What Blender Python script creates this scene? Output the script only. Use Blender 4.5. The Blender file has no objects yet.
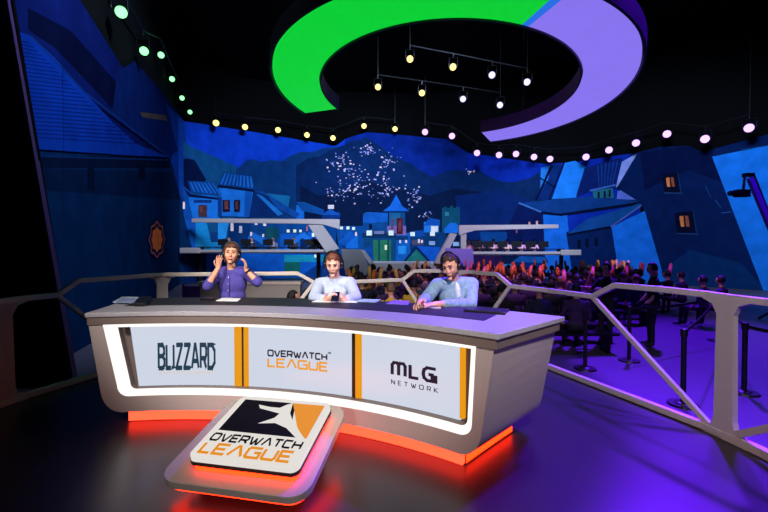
import bpy, bmesh, math, random
from mathutils import Vector, Matrix
from mathutils.geometry import tessellate_polygon
random.seed(7)
S = bpy.context.scene
COL = S.collection
PI = math.pi
# ------------------------------------------------------------------ camera, world, lights, exposure
H, F = 1.5, 400.0
PITCH = math.atan(8 / F)
cd = bpy.data.cameras.new('camera'); cam = bpy.data.objects.new('camera', cd); COL.objects.link(cam)
cam.location = (0, 0, H); cam.rotation_euler = (PI / 2 - PITCH, 0, 0)
cd.sensor_width = 36; cd.lens = 36 * F / 768; cd.clip_end = 200
S.camera = cam
w = bpy.data.worlds.new('dark_hall'); S.world = w; w.use_nodes = True
w.node_tree.nodes['Background'].inputs[0].default_value = (.25, .3, 1, 1)
w.node_tree.nodes['Background'].inputs[1].default_value = .004
S.view_settings.view_transform = 'Standard'; S.view_settings.look = 'None'
S.view_settings.exposure = 0; S.view_settings.gamma = 1; S.view_settings.use_curve_mapping = False
try: S.cycles.use_denoising = True
except Exception: pass

def spot(name, loc, to, power, col, angle, blend=.5, r=.25):
    d = bpy.data.lights.new(name, 'SPOT'); d.energy = power; d.color = col
    d.spot_size = math.radians(angle); d.spot_blend = blend; d.shadow_soft_size = r
    o = bpy.data.objects.new(name, d); COL.objects.link(o); o.location = loc
    o.rotation_euler = (Vector(to) - Vector(loc)).to_track_quat('-Z', 'Y').to_euler()
    return o
BW = (.5, .68, 1.0)                      # blue-white wash on the painted backdrop
spot('wash_light', (-1, 12.5, 11.8), (-5, 28, 4.5), 14000, BW, 75, .6, 1.6)
spot('wash_light', (3, 12.5, 11.8), (4, 28, 4.0), 11500, BW, 75, .6, 1.6)
spot('wash_light', (8, 11, 11.8), (14, 23, 3.5), 12500, BW, 75, .6, 1.6)
spot('wash_light', (0, 6.5, 11.8), (-8, 12.5, 3.0), 6600, BW, 76, .7, .5)
WARM = (1, .93, .88)
spot('key_light', (-2.6, -1.2, 5.2), (-1.5, 4.4, 1.1), 2050, WARM, 28, .6, .25)
spot('key_light', (0.9, -1.5, 5.2), (-.2, 4.0, 1.1), 1950, WARM, 36, .6, .25)
spot('key_light', (-.5, -.5, 5.0), (-.9, 2.6, .3), 300, WARM, 22, .8, .25)
spot('front_fill', (-1.6, -3.0, 2.6), (-.5, 3.6, 1.0), 520, WARM, 33, .8, .4)
spot('rail_light', (.4, -1.2, 4.8), (2.5, 3.9, .7), 900, (1, .88, .86), 34, .8, .25)
spot('balcony_light', (1, 10, 11.5), (-7, 22, 2), 2600, (1, .92, .9), 38, .7, .3)
spot('balcony_light', (2, 10, 11.5), (5.8, 21, 1.5), 3000, (.86, .42, .95), 34, .7, .3)
PUR = (.13, .01, 1.0)
spot('floor_wash', (8.5, 13, 11.7), (6.2, 6.6, -.5), 30000, PUR, 56, .8, .3)
spot('floor_wash', (8.8, 9.5, 11.7), (2.4, 4.9, 0), 15000, PUR, 30, 1, .3)
spot('floor_wash', (6.8, 8, 11.7), (1.9, 3.6, 0), 24000, PUR, 26, 1, .3)
spot('crane_wash', (8, 5, 7.5), (10.3, 11, 2.8), 3000, PUR, 30, .9, .2)
spot('crowd_wash', (3, 7, 10.5), (4.5, 12, 0), 3600, (.85, .32, 1), 60, .8, .3)
spot('crowd_wash', (-2, 7, 10.5), (.2, 10.5, 0), 600, (.8, .9, .8), 40, .8, .3)
spot('desk_top_wash', (3.2, 5.5, 6.0), (.9, 3.2, 1), 850, (.36, .12, 1), 34, .9, .25)

# ------------------------------------------------------------------ helpers
def lin(c):
    out = []
    for v in c[:3]:
        v = v / 255
        out.append(v / 12.92 if v <= .04045 else ((v + .055) / 1.055) ** 2.4)
    return out
MATS = {}
def mat(name, rgb, rough=.6, metal=0, emit=0, vary=.12, scale=30, bump=0, brushed=False, spec=.5, objcol=False, raw=False):
    if name in MATS: return MATS[name]
    m = bpy.data.materials.new(name); m.use_nodes = True; MATS[name] = m
    nt = m.node_tree; b = nt.nodes['Principled BSDF']
    c = list(rgb) if raw else lin(rgb)
    b.inputs['Roughness'].default_value = rough; b.inputs['Metallic'].default_value = metal
    b.inputs['Specular IOR Level'].default_value = spec
    tc = nt.nodes.new('ShaderNodeTexCoord'); nz = nt.nodes.new('ShaderNodeTexNoise')
    nz.inputs['Scale'].default_value = scale; nz.inputs['Detail'].default_value = 4
    if brushed:
        mp = nt.nodes.new('ShaderNodeMapping'); mp.inputs['Scale'].default_value = (.15, .15, 6)
        nt.links.new(tc.outputs['Object'], mp.inputs[0]); nt.links.new(mp.outputs[0], nz.inputs['Vector'])
    else: nt.links.new(tc.outputs['Object'], nz.inputs['Vector'])
    mr = nt.nodes.new('ShaderNodeMapRange'); mr.inputs[3].default_value = 1 - vary; mr.inputs[4].default_value = 1 + vary
    nt.links.new(nz.outputs['Fac'], mr.inputs[0])
    mx = nt.nodes.new('ShaderNodeVectorMath'); mx.operation = 'SCALE'
    if objcol:
        oi = nt.nodes.new('ShaderNodeObjectInfo'); nt.links.new(oi.outputs['Color'], mx.inputs[0])
    else: mx.inputs[0].default_value = c
    nt.links.new(mr.outputs[0], mx.inputs['Scale'])
    nt.links.new(mx.outputs[0], b.inputs['Base Color'])
    if emit:
        nt.links.new(mx.outputs[0], b.inputs['Emission Color']); b.inputs['Emission Strength'].default_value = emit
        b.inputs['Base Color'].default_value = (0, 0, 0, 1)
        for l in list(nt.links):
            if l.to_socket == b.inputs['Base Color']: nt.links.remove(l)
    if bump:
        bp = nt.nodes.new('ShaderNodeBump'); bp.inputs['Strength'].default_value = bump; bp.inputs['Distance'].default_value = .01
        nt.links.new(nz.outputs['Fac'], bp.inputs['Height']); nt.links.new(bp.outputs[0], b.inputs['Normal'])
    return m

def obj(name, bm, m, parent=None, smooth=False, loc=None, bevel=0):
    me = bpy.data.meshes.new(name)
    if isinstance(bm, bpy.types.Mesh): me = bm
    else:
        bmesh.ops.recalc_face_normals(bm, faces=bm.faces[:]); bm.to_mesh(me); bm.free()
    o = bpy.data.objects.new(name, me); COL.objects.link(o)
    for mm in (m if isinstance(m, (list, tuple)) else [m]): me.materials.append(mm)
    if smooth: me.polygons.foreach_set('use_smooth', [True] * len(me.polygons))
    if bevel:
        md = o.modifiers.new('bevel', 'BEVEL'); md.width = bevel; md.segments = 2; md.limit_method = 'ANGLE'
    if parent is not None: o.parent = parent
    if loc is not None: o.location = loc
    return o
def tag(o, label, cat, group=None, kind=None):
    o['label'] = label; o['category'] = cat
    if group: o['group'] = group
    if kind: o['kind'] = kind
    return o
def thing(name, label, cat, loc=(0, 0, 0), group=None):
    o = bpy.data.objects.new(name, None); COL.objects.link(o); o.empty_display_size = .1
    o.location = loc
    return tag(o, label, cat, group)
def struct(name, bm, m):
    o = obj(name, bm, m); o['kind'] = 'structure'; return o
def BM(): return bmesh.new()
def hexa(bm, p, mi=0):
    v = [bm.verts.new(q) for q in p]
    for f in ((0, 3, 2, 1), (4, 5, 6, 7), (0, 1, 5, 4), (1, 2, 6, 5), (2, 3, 7, 6), (3, 0, 4, 7)):
        bm.faces.new([v[i] for i in f]).material_index = mi
def box(bm, c, s, M=None, mi=0):
    x, y, z = s[0] / 2, s[1] / 2, s[2] / 2
    p = [(-x, -y, -z), (x, -y, -z), (x, y, -z), (-x, y, -z), (-x, -y, z), (x, -y, z), (x, y, z), (-x, y, z)]
    p = [Vector(c) + ((M @ Vector(q)) if M else Vector(q)) for q in p]
    hexa(bm, p, mi)
def prism(bm, pts, vec, mi=0):
    """polygon pts (3D) extruded by vec"""
    a = [bm.verts.new(p) for p in pts]; b = [bm.verts.new(Vector(p) + Vector(vec)) for p in pts]
    n = len(a)
    for tri in tessellate_polygon([[Vector(p) for p in pts]]):
        bm.faces.new([a[i] for i in tri]).material_index = mi; bm.faces.new([b[i] for i in reversed(tri)]).material_index = mi
    for i in range(n):
        j = (i + 1) % n; bm.faces.new((a[i], a[j], b[j], b[i])).material_index = mi
def tube(bm, pts, r, n=8, cap=True, rad=None, sq=None):
    """tube along pts; sq=(w,h) gives a rectangular bar with w horizontal"""
    pts = [Vector(p) for p in pts]; rings = []
    for i, p in enumerate(pts):
        t = (pts[min(i + 1, len(pts) - 1)] - pts[max(i - 1, 0)]).normalized()
        up = Vector((0, 0, 1)) if abs(t.z) < .95 else Vector((0, 1, 0))
        a = t.cross(up).normalized(); b = a.cross(t)
        k = 1
        if 0 < i < len(pts) - 1:
            c = (pts[i] - pts[i - 1]).normalized().dot((pts[i + 1] - pts[i]).normalized()); k = 1 / max(.5, math.sqrt((1 + c) / 2))
        if sq: ring = [p + a * sx * sq[0] / 2 + b * sy * sq[1] / 2 * k for sx, sy in ((-1, -1), (1, -1), (1, 1), (-1, 1))]
        else:
            rr = rad[i] if rad else r
            ring = [p + (a * math.cos(2 * PI * q / n) + b * math.sin(2 * PI * q / n)) * rr for q in range(n)]
        rings.append([bm.verts.new(q) for q in ring])
    m = len(rings[0])
    for i in range(len(rings) - 1):
        for q in range(m):
            bm.faces.new((rings[i][q], rings[i][(q + 1) % m], rings[i + 1][(q + 1) % m], rings[i + 1][q]))
    if cap: bm.faces.new(list(reversed(rings[0]))); bm.faces.new(rings[-1])
def cyl(bm, c, r, h, n=20, r2=None, M=None):
    mm = Matrix.Translation(c) @ (M.to_4x4() if M else Matrix())
    bmesh.ops.create_cone(bm, cap_ends=True, segments=n, radius1=r, radius2=r if r2 is None else r2, depth=h, matrix=mm)
def ball(bm, c, s, n=12, M=None):
    if not isinstance(s, (tuple, list)): s = (s, s, s)
    mm = Matrix.Translation(c) @ (M.to_4x4() if M else Matrix()) @ Matrix.Diagonal((*s, 1))
    return bmesh.ops.create_uvsphere(bm, u_segments=n, v_segments=max(6, n * 2 // 3), radius=1, matrix=mm)['verts']
def capsule(bm, a, b, ra, rb, n=10):
    a, b = Vector(a), Vector(b); L = (b - a).length
    ball(bm, a, ra, n); ball(bm, b, rb, n)
    if L > 1e-4:
        q = (b - a).to_track_quat('Z', 'Y').to_matrix()
        cyl(bm, (a + b) / 2, ra, L, n, rb, q)

# the photograph's rays
def ray(px, py):
    dx = (px - 384) / F; dy = -(py - 256) / F
    return Vector((dx, math.cos(PITCH) + dy * math.sin(PITCH), -math.sin(PITCH) + dy * math.cos(PITCH)))
O = Vector((0, 0, H))
def gz(px, py, z): r = ray(px, py); return O + r * ((z - H) / r.z)
def gd(px, py, D): r = ray(px, py); return O + r * (D / r.y)

# ------------------------------------------------------------------ materials
BLACK = mat('black_drape', (3, 3, 4), .95, spec=.1)
FLOORM = mat('dark_gloss_floor', (40, 35, 42), .30, 0, vary=.2, scale=3, bump=.02)
HALLF = mat('hall_floor', (74, 66, 80), .45, 0, vary=.2, scale=2)
SILVER = mat('brushed_silver', (174, 160, 156), .45, .15, vary=.05, scale=40, brushed=True)
RAILM = mat('satin_rail_metal', (200, 190, 182), .45, .15, vary=.05, scale=20)
STONE = mat('speckled_grey_stone', (150, 146, 152), .35, 0, vary=.35, scale=90)
FASCIA = mat('taupe_fascia', (112, 98, 92), .5, .2, vary=.05)
MATTE = mat('black_mat', (26, 26, 32), .55, 0, vary=.2, scale=60)
WHITEL = mat('white_light_strip', (255, 246, 242), .5, 0, 1.15, vary=.02)
ORANGEL = mat('orange_light_strip', (255, 36, 6), .5, 0, 9, vary=.05)
SALMONL = mat('salmon_light_strip', (255, 50, 29), .5, 0, 6, vary=.08)
SCREENM = mat('lit_screen', (214, 222, 238), .3, 0, .92, vary=.02, scale=3)
AMBER = mat('amber_divider', (250, 165, 20), .4, 0, .85, vary=.05)
SEAM = mat('black_seam', (24, 14, 12), .5)
INKTEAL = mat('teal_ink', (18, 62, 88), .5, 0, .7)
INKNAVY = mat('navy_ink', (14, 16, 48), .5, 0, .7)
INKORANGE = mat('orange_ink', (248, 165, 45), .5, 0, .9)
INKPEACH = mat('peach_ink', (228, 205, 190), .5, 0, .9)
PLATEM = mat('grey_plinth_metal', (166, 158, 148), .38, .1, vary=.06)
SIGNW = mat('white_sign_face', (250, 244, 236), .45, 0, .8, vary=.02)  # glow added to make the sign face whiter, not a lamp
SIGNK = mat('black_sign_ink', (8, 7, 9), .8, spec=.1)
SIGNO = mat('orange_sign_ink', (252, 156, 4), .5, 0, .8, vary=.02)  # glow added to brighten the printed orange
DARKMET = mat('black_metal', (14, 13, 16), .4, .4)
PLASTIC = mat('black_plastic', (16, 16, 20), .4)
PAPER = mat('white_paper', (232, 230, 232), .7, vary=.03)
SKIN = mat('skin', (222, 160, 132), .5, vary=.06, scale=25)

# ------------------------------------------------------------------ setting: floor, stage, walls, ceiling
bm = BM(); box(bm, (0, 13, -.6), (60, 44, .1)); struct('floor', bm, HALLF)
PLAN = [(-3.66, -2), (-3.64, 2.6), (-3.62, 3.77), (-3.34, 4.6), (-3.05, 5.5), (-2.8, 5.52), (-1.2, 5.75), (-.4, 5.95), (.3, 6.3), (.9, 6.4),
        (1.33, 6.0), (1.6, 5.45), (2.04, 4.92), (2.65, 3.26), (2.72, 2.83), (2.74, -2)]
cc = Vector((-.5, 3.0))
def outw(p, d):
    v = Vector(p) - cc; v.normalize(); return Vector(p) + v * d
bm = BM()
prism(bm, [(*outw(p, .09), -.55) for p in PLAN], (0, 0, .55)); struct('floor_stage', bm, FLOORM)
bm = BM(); box(bm, (0, 13, 12.7), (60, 44, .2)); struct('ceiling', bm, BLACK)

WALL = [(-5.9, 6.35), (-5.95, 7.4), (-6.7, 9.8), (-8.2, 14), (-10.8, 20.5), (-11.5, 22.5), (-9.5, 26), (-4, 28.5), (2, 29), (8, 28), (12.5, 26), (16, 23), (18.5, 19), (18.9, 15)]
bm = BM()
def wall_off(i, d):
    p = Vector(WALL[i]); a = Vector(WALL[max(i - 1, 0)]); b = Vector(WALL[min(i + 1, len(WALL) - 1)])
    t = (b - a).normalized(); n = Vector((t.y, -t.x)); return p + n * d    # towards the hall
for i in range(len(WALL) - 1):
    a, b = wall_off(i, -.05), wall_off(i + 1, -.05); a2, b2 = wall_off(i, -.3), wall_off(i + 1, -.3)
    hexa(bm, [(*a, -.55), (*b, -.55), (*b2, -.55), (*a2, -.55), (*a, 12.6), (*b, 12.6), (*b2, 12.6), (*a2, 12.6)])
struct('wall_back', bm, BLACK)

# ------------------------------------------------------------------ the painted backdrop: pictures lying on the curved wall
SEG = []
for i in range(len(WALL) - 1):
    (x0, y0), (x1, y1) = WALL[i], WALL[i + 1]
    SEG.append((x0 / y0, x1 / y1, Vector((x0, y0)), Vector((x1, y1))))
def clip(poly, u, keep_right):
    out = []
    for i in range(len(poly)):
        a, b = poly[i - 1], poly[i]
        ia = (a[0] >= u) if keep_right else (a[0] <= u); ib = (b[0] >= u) if keep_right else (b[0] <= u)
        if ia != ib:
            t = (u - a[0]) / (b[0] - a[0]); out.append((u, a[1] + t * (b[1] - a[1])))
        if ib: out.append(b)
    return out
def on_wall(bm, pts, layer, mi=0):
    uv = []
    for px, py in pts:
        r = ray(px, py); uv.append((r.x / r.y, r.z / r.y))
    tris = tessellate_polygon([[Vector((a, b, 0)) for a, b in uv]])
    for t in tris:
        tri = [uv[k] for k in t]
        for u0, u1, A, B in SEG:
            p = clip(clip(tri, u0, True), u1, False) if not (max(q[0] for q in tri) <= u0 or min(q[0] for q in tri) >= u1) else []
            if len(p) < 3: continue
            d = B - A; n = Vector((d.y, -d.x)).normalized()
            vs = []
            for u, v in p:
                den = u * d.y - d.x
                s = (A.x - u * A.y) / den
                y = A.y + d.y * s; x = A.x + d.x * s
                vs.append(bm.verts.new((x + n.x * layer * .012, y + n.y * layer * .012, max(-.54, H + v * y))))
            try: bm.faces.new(vs).material_index = mi
            except Exception: pass
def ink(c):
    l = lin((c[0] + 3, c[1] * (1.10 if c[1] < 60 else .98) + 3, c[2] * .89)); a = [min(.92, l[0] / .55), min(.92, l[1] / .72), min(.92, l[2] / 1.0)]
    return mat('mural_paint_%d_%d_%d' % tuple(c), a,   .85, vary=.42, scale=1.7, spec=.0, raw=True)
def paint(parent, name, layer, polys):
    bm = BM(); ms = []
    for pts, c in polys:
        m = ink(c)
        if m not in ms: ms.append(m)
        on_wall(bm, pts, layer + .02 * len(ms), ms.index(m))
    me = bpy.data.meshes.new(name); bm.to_mesh(me); bm.free()
    o = bpy.data.objects.new(name, me); COL.objects.link(o); o.parent = parent
    for m in ms: me.materials.append(m)
    return o
def rc(x0, y0, x1, y1): return [(x0, y0), (x1, y0), (x1, y1), (x0, y1)]
def stripes(tl, tr, br, bl, n, wfrac, c):
    out = []
    L = lambda a, b, t: (a[0] + (b[0] - a[0]) * t, a[1] + (b[1] - a[1]) * t)
    for i in range(n):
        t0 = (i + .3) / n; t1 = t0 + wfrac / n
        out.append(([L(tl, tr, t0), L(tl, tr, t1), L(bl, br, t1), L(bl, br, t0)], c))
    return out
def line(a, b, wd, c):
    dx, dy = b[0] - a[0], b[1] - a[1]; l = math.hypot(dx, dy) or 1; nx, ny = -dy / l * wd / 2, dx / l * wd / 2
    return ([(a[0] + nx, a[1] + ny), (b[0] + nx, b[1] + ny), (b[0] - nx, b[1] - ny), (a[0] - nx, a[1] - ny)], c)

# left picture: big tiled roof
ML = thing('backdrop_mural', 'dark backdrop on the left wall with huge tiled roof and orange oval emblem', 'mural', (-7, 12, 0))
ML.location = (0, 0, 0)
paint(ML, 'painted_sky', 0, [([(-40, 0), (75, -8), (100, 32), (123, 68), (135, 61), (160, 90), (184, 121), (184, 180), (-40, 180)], (5, 16, 92)),
      ([(28, 30), (55, 48), (95, 90), (150, 150), (178, 160), (168, 120), (118, 84), (70, 30), (28, 8)], (2, 7, 48)),
      ([(118, 70), (136, 63), (182, 121), (184, 160), (160, 158), (112, 112)], (5, 22, 98)),
      ([(140, 112), (165, 115), (168, 121), (142, 117)], (60, 50, 70)),
      ([(166, 104), (184, 121), (187, 150), (187, 290), (160, 290), (168, 160), (178, 150)], (5, 40, 150))])
w_ = paint(ML, 'painted_house_wall', 2, [([(-40, 146), (30, 146), (164, 156), (172, 165), (198, 262), (198, 330), (100, 420), (-40, 420)], (1, 26, 84)),
      (rc(30, 156, 170, 168), (2, 12, 50)), ([(30, 168), (172, 172), (180, 200), (40, 190)], (2, 18, 66)), (rc(86, 167, 93, 190), (1, 10, 45)), (rc(138, 166, 144, 180), (1, 10, 45)),
      line((35, 156), (168, 160), 1.5, (4, 30, 100))])
roofp = [(-40, -10), (12, 30), (28, 36), (52, 58), (82, 92), (110, 122), (135, 144), (168, 157), (140, 156), (32, 149), (-40, 146)]
st = []
for k in range(26):
    y = 40 + k * 4.2; x1 = 12 + (y - 30) * 1.02 + 4 + (0 if y < 120 else (y - 120) * .7)
    st.append(line((-10, y - 6), (min(x1, 158), y + 3), 1.1, (2, 20, 112)))
paint(w_, 'painted_roof', 4, [(roofp, (4, 36, 158))] + st[:-1] + [line((28, 36), (82, 92), 1.6, (5, 34, 120)), line((82, 92), (168, 157), 1.6, (5, 34, 120))])
ov = lambda rx, ry, cx=155.5, cy=239.5: [(cx + rx * (1 + .10 * math.cos(8 * t)) * math.cos(t), cy + ry * (1 + .08 * math.cos(8 * t)) * math.sin(t)) for t in [k * 2 * PI / 48 for k in range(48)]]
paint(ML, 'painted_emblem', 4, [(ov(8.5, 20), (8, 14, 60)), (ov(7.6, 17.5), (120, 70, 90)), (ov(6.8, 15.5), (30, 20, 60)), (ov(5.2, 11.5), (176, 92, 58))])

# middle picture: town on a hillside at night
MM = thing('backdrop_mural', 'night backdrop of a hillside town with pointed tower and tiny lights', 'mural', (0, 0, 0))
paint(MM, 'painted_sky', 0, [([(183, 121), (260, 133), (336, 146), (345, 139), (345, 300), (183, 300)], (8, 46, 205)),
      ([(345, 139), (366, 132), (447, 139), (468, 153), (470, 300), (345, 300)], (5, 28, 142)),
      ([(468, 153), (545, 164), (575, 162), (640, 152), (640, 320), (468, 320)], (5, 30, 165))])
paint(MM, 'painted_hill', 1, [([(183, 141), (192, 147), (215, 157), (240, 168), (262, 182), (280, 210), (280, 320), (183, 320)], (9, 55, 132)),
      ([(236, 170), (246, 161), (252, 159), (262, 162), (272, 160), (282, 161), (292, 155), (300, 152), (312, 152), (325, 148), (345, 146), (345, 320), (236, 320)], (7, 40, 118))])
mt = [(296, 166), (308, 158), (320, 156), (330, 150), (340, 147), (352, 141), (360, 140), (366, 137), (372, 141), (380, 146), (390, 154), (400, 160), (410, 163), (418, 169), (432, 177), (445, 172), (455, 170), (465, 171),
      (478, 170), (490, 177), (502, 182), (515, 182), (530, 178), (542, 170), (552, 164), (560, 320), (296, 320)]
paint(MM, 'painted_mountain', 2, [(mt, (5, 27, 92)), ([(300, 186), (320, 196), (345, 190), (365, 180), (385, 186), (410, 190), (430, 196), (455, 188), (480, 192), (520, 196), (520, 320), (300, 320)], (4, 18, 66)),
      ([(455, 196), (500, 190), (530, 200), (510, 240), (460, 240)], (5, 26, 104))])
dots = []
for cx, cy, rx, ry, n in ((369, 150, 8, 9, 34), (342, 163, 13, 12, 40), (386, 162, 12, 9, 30), (352, 188, 22, 14, 70), (384, 188, 18, 12, 44), (412, 196, 10, 14, 30), (330, 195, 8, 8, 14), (470, 171, 8, 2, 8), (362, 172, 26, 8, 24), (425, 215, 8, 5, 12)):
    for k in range(n):
        x = cx + random.gauss(0, .5) * rx; y = cy + random.gauss(0, .5) * ry; s = random.uniform(.35, .95)
        dots.append((rc(x - s, y - s * .8, x + s, y + s * .8), random.choice([(150, 155, 232), (120, 130, 225), (186, 180, 236), (90, 110, 215)])))
tl_ = paint(MM, 'painted_town_lights', 3, dots); tl_['kind'] = 'stuff'

def house(layer, walls, roof=None, wins=None, more=None, label=None):
    h = paint(MM, 'painted_house', layer, walls)
    if roof: paint(h, 'painted_roof', layer + 1, roof)
    for p, c in (wins or []): paint(h, 'painted_window', layer + 2, [(p, c)])
    return h
LB, MB_, DB, VD = (16, 92, 216), (9, 66, 176), (6, 38, 128), (3, 16, 64)
WR, WW = (150, 92, 110), (188, 188, 236)
# far small houses
house(3, [([(253, 192), (290, 196), (288, 208), (270, 205)], (14, 92, 176))], [([(253, 192), (262, 191), (300, 214), (296, 218), (280, 210)], (10, 60, 160))])
house(3, [(rc(296, 205, 304, 220), LB)], [([(296, 202), (304, 202), (324, 210), (322, 215), (302, 211)], (8, 56, 156))])
house(3, [(rc(322, 212, 340, 222), DB)], [([(321, 215), (330, 209), (341, 215)], (14, 70, 184))], [(rc(328, 205, 334, 209), WW)])
house(3, [(rc(363, 213, 388, 236), (8, 52, 140))], [([(363, 217), (366, 212), (388, 213), (388, 222), (363, 223)], (14, 76, 192))], [(rc(369, 224, 372, 229), VD)])
# left group
house(4, [([(183, 158), (194, 160), (206, 180), (190, 192), (183, 186)], (2, 12, 62)), ([(183, 186), (190, 192), (198, 215), (210, 250), (192, 250), (183, 215)], (6, 52, 160))], [line((183, 158), (194, 157), 2, (18, 50, 150)), ([(183, 188), (190, 194), (220, 198), (218, 200), (188, 197)], (2, 16, 80))], [(rc(182, 202, 184, 209), (210, 190, 230))])
house(5, [([(187, 194), (220, 196), (219, 219), (192, 218)], LB), (rc(193, 200, 211, 203), DB)], [([(187, 181), (212, 182), (221, 194), (220, 197), (190, 192)], (6, 44, 140))] + stripes((188, 182), (213, 183), (221, 194), (192, 192), 7, .4, (16, 84, 200)), [(rc(197.5, 205, 206, 217), (50, 34, 60)), (rc(199, 206.5, 204, 212.5), WR)])
house(6, [([(218, 188), (253, 191), (249, 217), (219, 216)], LB), ([(245, 190), (252, 191), (249, 217), (244, 216)], MB_), (rc(217, 197, 221, 217), DB)], [([(222, 172), (252, 177), (254, 190), (217, 185)], (6, 44, 140)), line((217, 186), (254, 191), 2.5, VD)] + stripes((223, 173), (252, 177), (254, 188), (218, 184), 9, .45, (18, 88, 206)),
      [(rc(221.5, 200, 229, 212), (18, 16, 56)), (rc(223.5, 201, 227, 209), WR), (rc(233, 200, 240, 212), (18, 16, 56)), (rc(234.5, 201.5, 238, 209), WR)])
house(5, [([(250, 190), (268, 196), (282, 216), (249, 217)], (5, 30, 108))], [([(256, 194), (262, 196), (283, 214), (278, 216)], (18, 96, 214))])
# between the beams, left
house(5, [([(184, 219), (206, 219), (204, 250), (192, 250)], MB_), ([(195, 222), (206, 222), (212, 250), (195, 250)], (14, 110, 206)), (rc(198, 240, 220, 252), (20, 120, 214))], None, [(rc(210, 232, 217, 242), (6, 40, 120))])
house(6, [([(217, 219), (229, 219), (225, 238), (217, 240)], (24, 120, 228)), ([(229, 219), (252, 219), (246, 248), (226, 244)], (4, 36, 112))], None, [(rc(229.5, 223, 232.5, 231), WW), (rc(239, 226, 242, 233), (150, 160, 214)), (rc(246, 228, 248, 234), DB)])
house(5, [([(250, 221), (278, 221), (278, 250), (248, 250)], (7, 48, 138))], [([(246, 240), (252, 232), (276, 244), (280, 250), (268, 248), (252, 238)], (16, 92, 214))], [(rc(254.5, 221, 257.5, 225), WW), (rc(263, 222, 266, 226), WW), (rc(250, 232, 252, 236), WW), (rc(262, 234, 264, 237), WW)])
paint(MM, 'painted_tree', 7, [([(266, 228), (272, 226), (278, 230), (279, 238), (270, 240), (264, 236)], (10, 62, 96))])
house(5, [(rc(278, 221, 336, 252), (7, 52, 150)), (rc(280, 234, 300, 252), (10, 72, 190)), (rc(308, 232, 324, 252), (12, 78, 200)), (rc(300, 236, 307, 252), (4, 28, 96))], [([(284, 250), (290, 240), (304, 232), (312, 240), (312, 244), (302, 238), (288, 250)], (20, 96, 220))],
      [(rc(286.5, 229.5, 289.5, 232.5), (196, 224, 236)), (rc(293, 229.5, 296, 232.5), (196, 224, 236)), (rc(299, 229.8, 301.5, 232.3), (196, 224, 236)), (rc(311.5, 233, 314, 237), (210, 226, 240)), (rc(319, 234, 321, 239), (130, 150, 210)), (rc(306, 226, 307.5, 231), WR)])
house(5, [([(336, 226), (364, 226), (364, 262), (340, 262)], (7, 56, 156)), (rc(346, 236, 358, 248), LB), (rc(342, 236, 345, 262), DB)], [([(338, 242), (350, 231), (356, 236), (344, 246)], (12, 74, 190))], [(rc(340, 226.5, 343, 229.5), (214, 226, 240)), (rc(346.5, 226.5, 349.5, 229.5), (200, 214, 240)), (rc(352, 227, 355, 230), (206, 220, 240)), (rc(355, 232, 357, 236), WW)])
# below the left deck
house(4, [([(184, 253), (336, 254), (336, 300), (184, 300)], (8, 72, 196)), ([(184, 253), (206, 253), (206, 300), (184, 300)], (2, 20, 82)), (rc(284, 255, 330, 262), (14, 116, 178)), (rc(284, 262, 300, 276), (10, 80, 96)), ([(300, 276), (318, 264), (336, 272), (336, 290), (300, 290)], (6, 40, 130))], None, [(rc(314, 254.5, 320, 257.5), (196, 230, 240))])
# tower and its neighbours
tw = house(6, [([(389, 211), (405, 211), (404, 235), (389, 235)], (20, 80, 150)), (rc(400, 213, 405, 235), (9, 52, 128)), (rc(387, 226, 406, 235), (96, 84, 170))], [([(383, 211), (390, 206), (396, 195), (402, 206), (409, 211), (403, 213), (389, 213)], (16, 84, 214)), line((383, 212), (409, 212), 1.6, (6, 28, 90))],
           [(rc(396.5, 218, 402.5, 234), (60, 20, 50)), (rc(398, 220, 401, 232), (120, 60, 90)), (rc(391, 219, 393.5, 229), (70, 50, 110))])
house(6, [(rc(363, 234, 396, 264), (8, 50, 120)), (rc(373, 240, 391, 263), (28, 96, 92)), (rc(362, 233, 396, 238), (6, 36, 96)), ([(362, 262), (363, 250), (372, 244), (374, 262)], (10, 60, 160)), (rc(378, 240, 380, 263), (12, 60, 80)), (rc(387, 240, 389, 263), (12, 60, 80))], None,
      [(rc(384.5, 245, 387, 250), (210, 230, 210)), (rc(366.5, 230.5, 372, 235.5), (224, 246, 246)), (rc(388.5, 230.5, 393.5, 235.5), (224, 246, 246)), (rc(374, 231, 384, 234), (90, 110, 180))])
house(6, [(rc(395, 233, 410, 264), (12, 76, 184)), (rc(398, 246, 406, 254), (28, 120, 226)), (rc(396, 236, 408, 240), (8, 40, 110))], None, [(rc(399, 240, 401, 243), WW), (rc(405, 240, 407, 243), WW)])
house(5, [(rc(408, 232, 446, 264), (7, 40, 110)), (rc(412, 240, 424, 245), (60, 60, 110))], [([(409, 238), (414, 231), (424, 230), (426, 236)], (10, 60, 160))], [(rc(410, 232, 415, 236), (216, 216, 246)), (rc(430, 232, 435, 236), (216, 206, 246)), (rc(429, 241, 435, 245), (110, 150, 230)), (rc(453, 242, 459, 246), (110, 150, 230)), (rc(418, 239, 420, 243), WW), (rc(421, 240, 423, 243), WW)])
house(7, [([(404, 263), (417, 249), (430, 263)], (18, 92, 110))], [([(414, 247), (418, 246), (440, 247), (437, 263), (430, 263)], (12, 70, 196)), line((403, 263), (416, 247), 2.2, (5, 26, 84)), line((416, 247), (431, 263), 2.2, (5, 26, 84))])
house(5, [(rc(424, 222, 439, 233), (24, 100, 220)), (rc(431, 226, 438, 232), (190, 200, 246))], [([(423, 226), (430, 218), (440, 220), (440, 226), (432, 225)], (10, 66, 176))])
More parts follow.
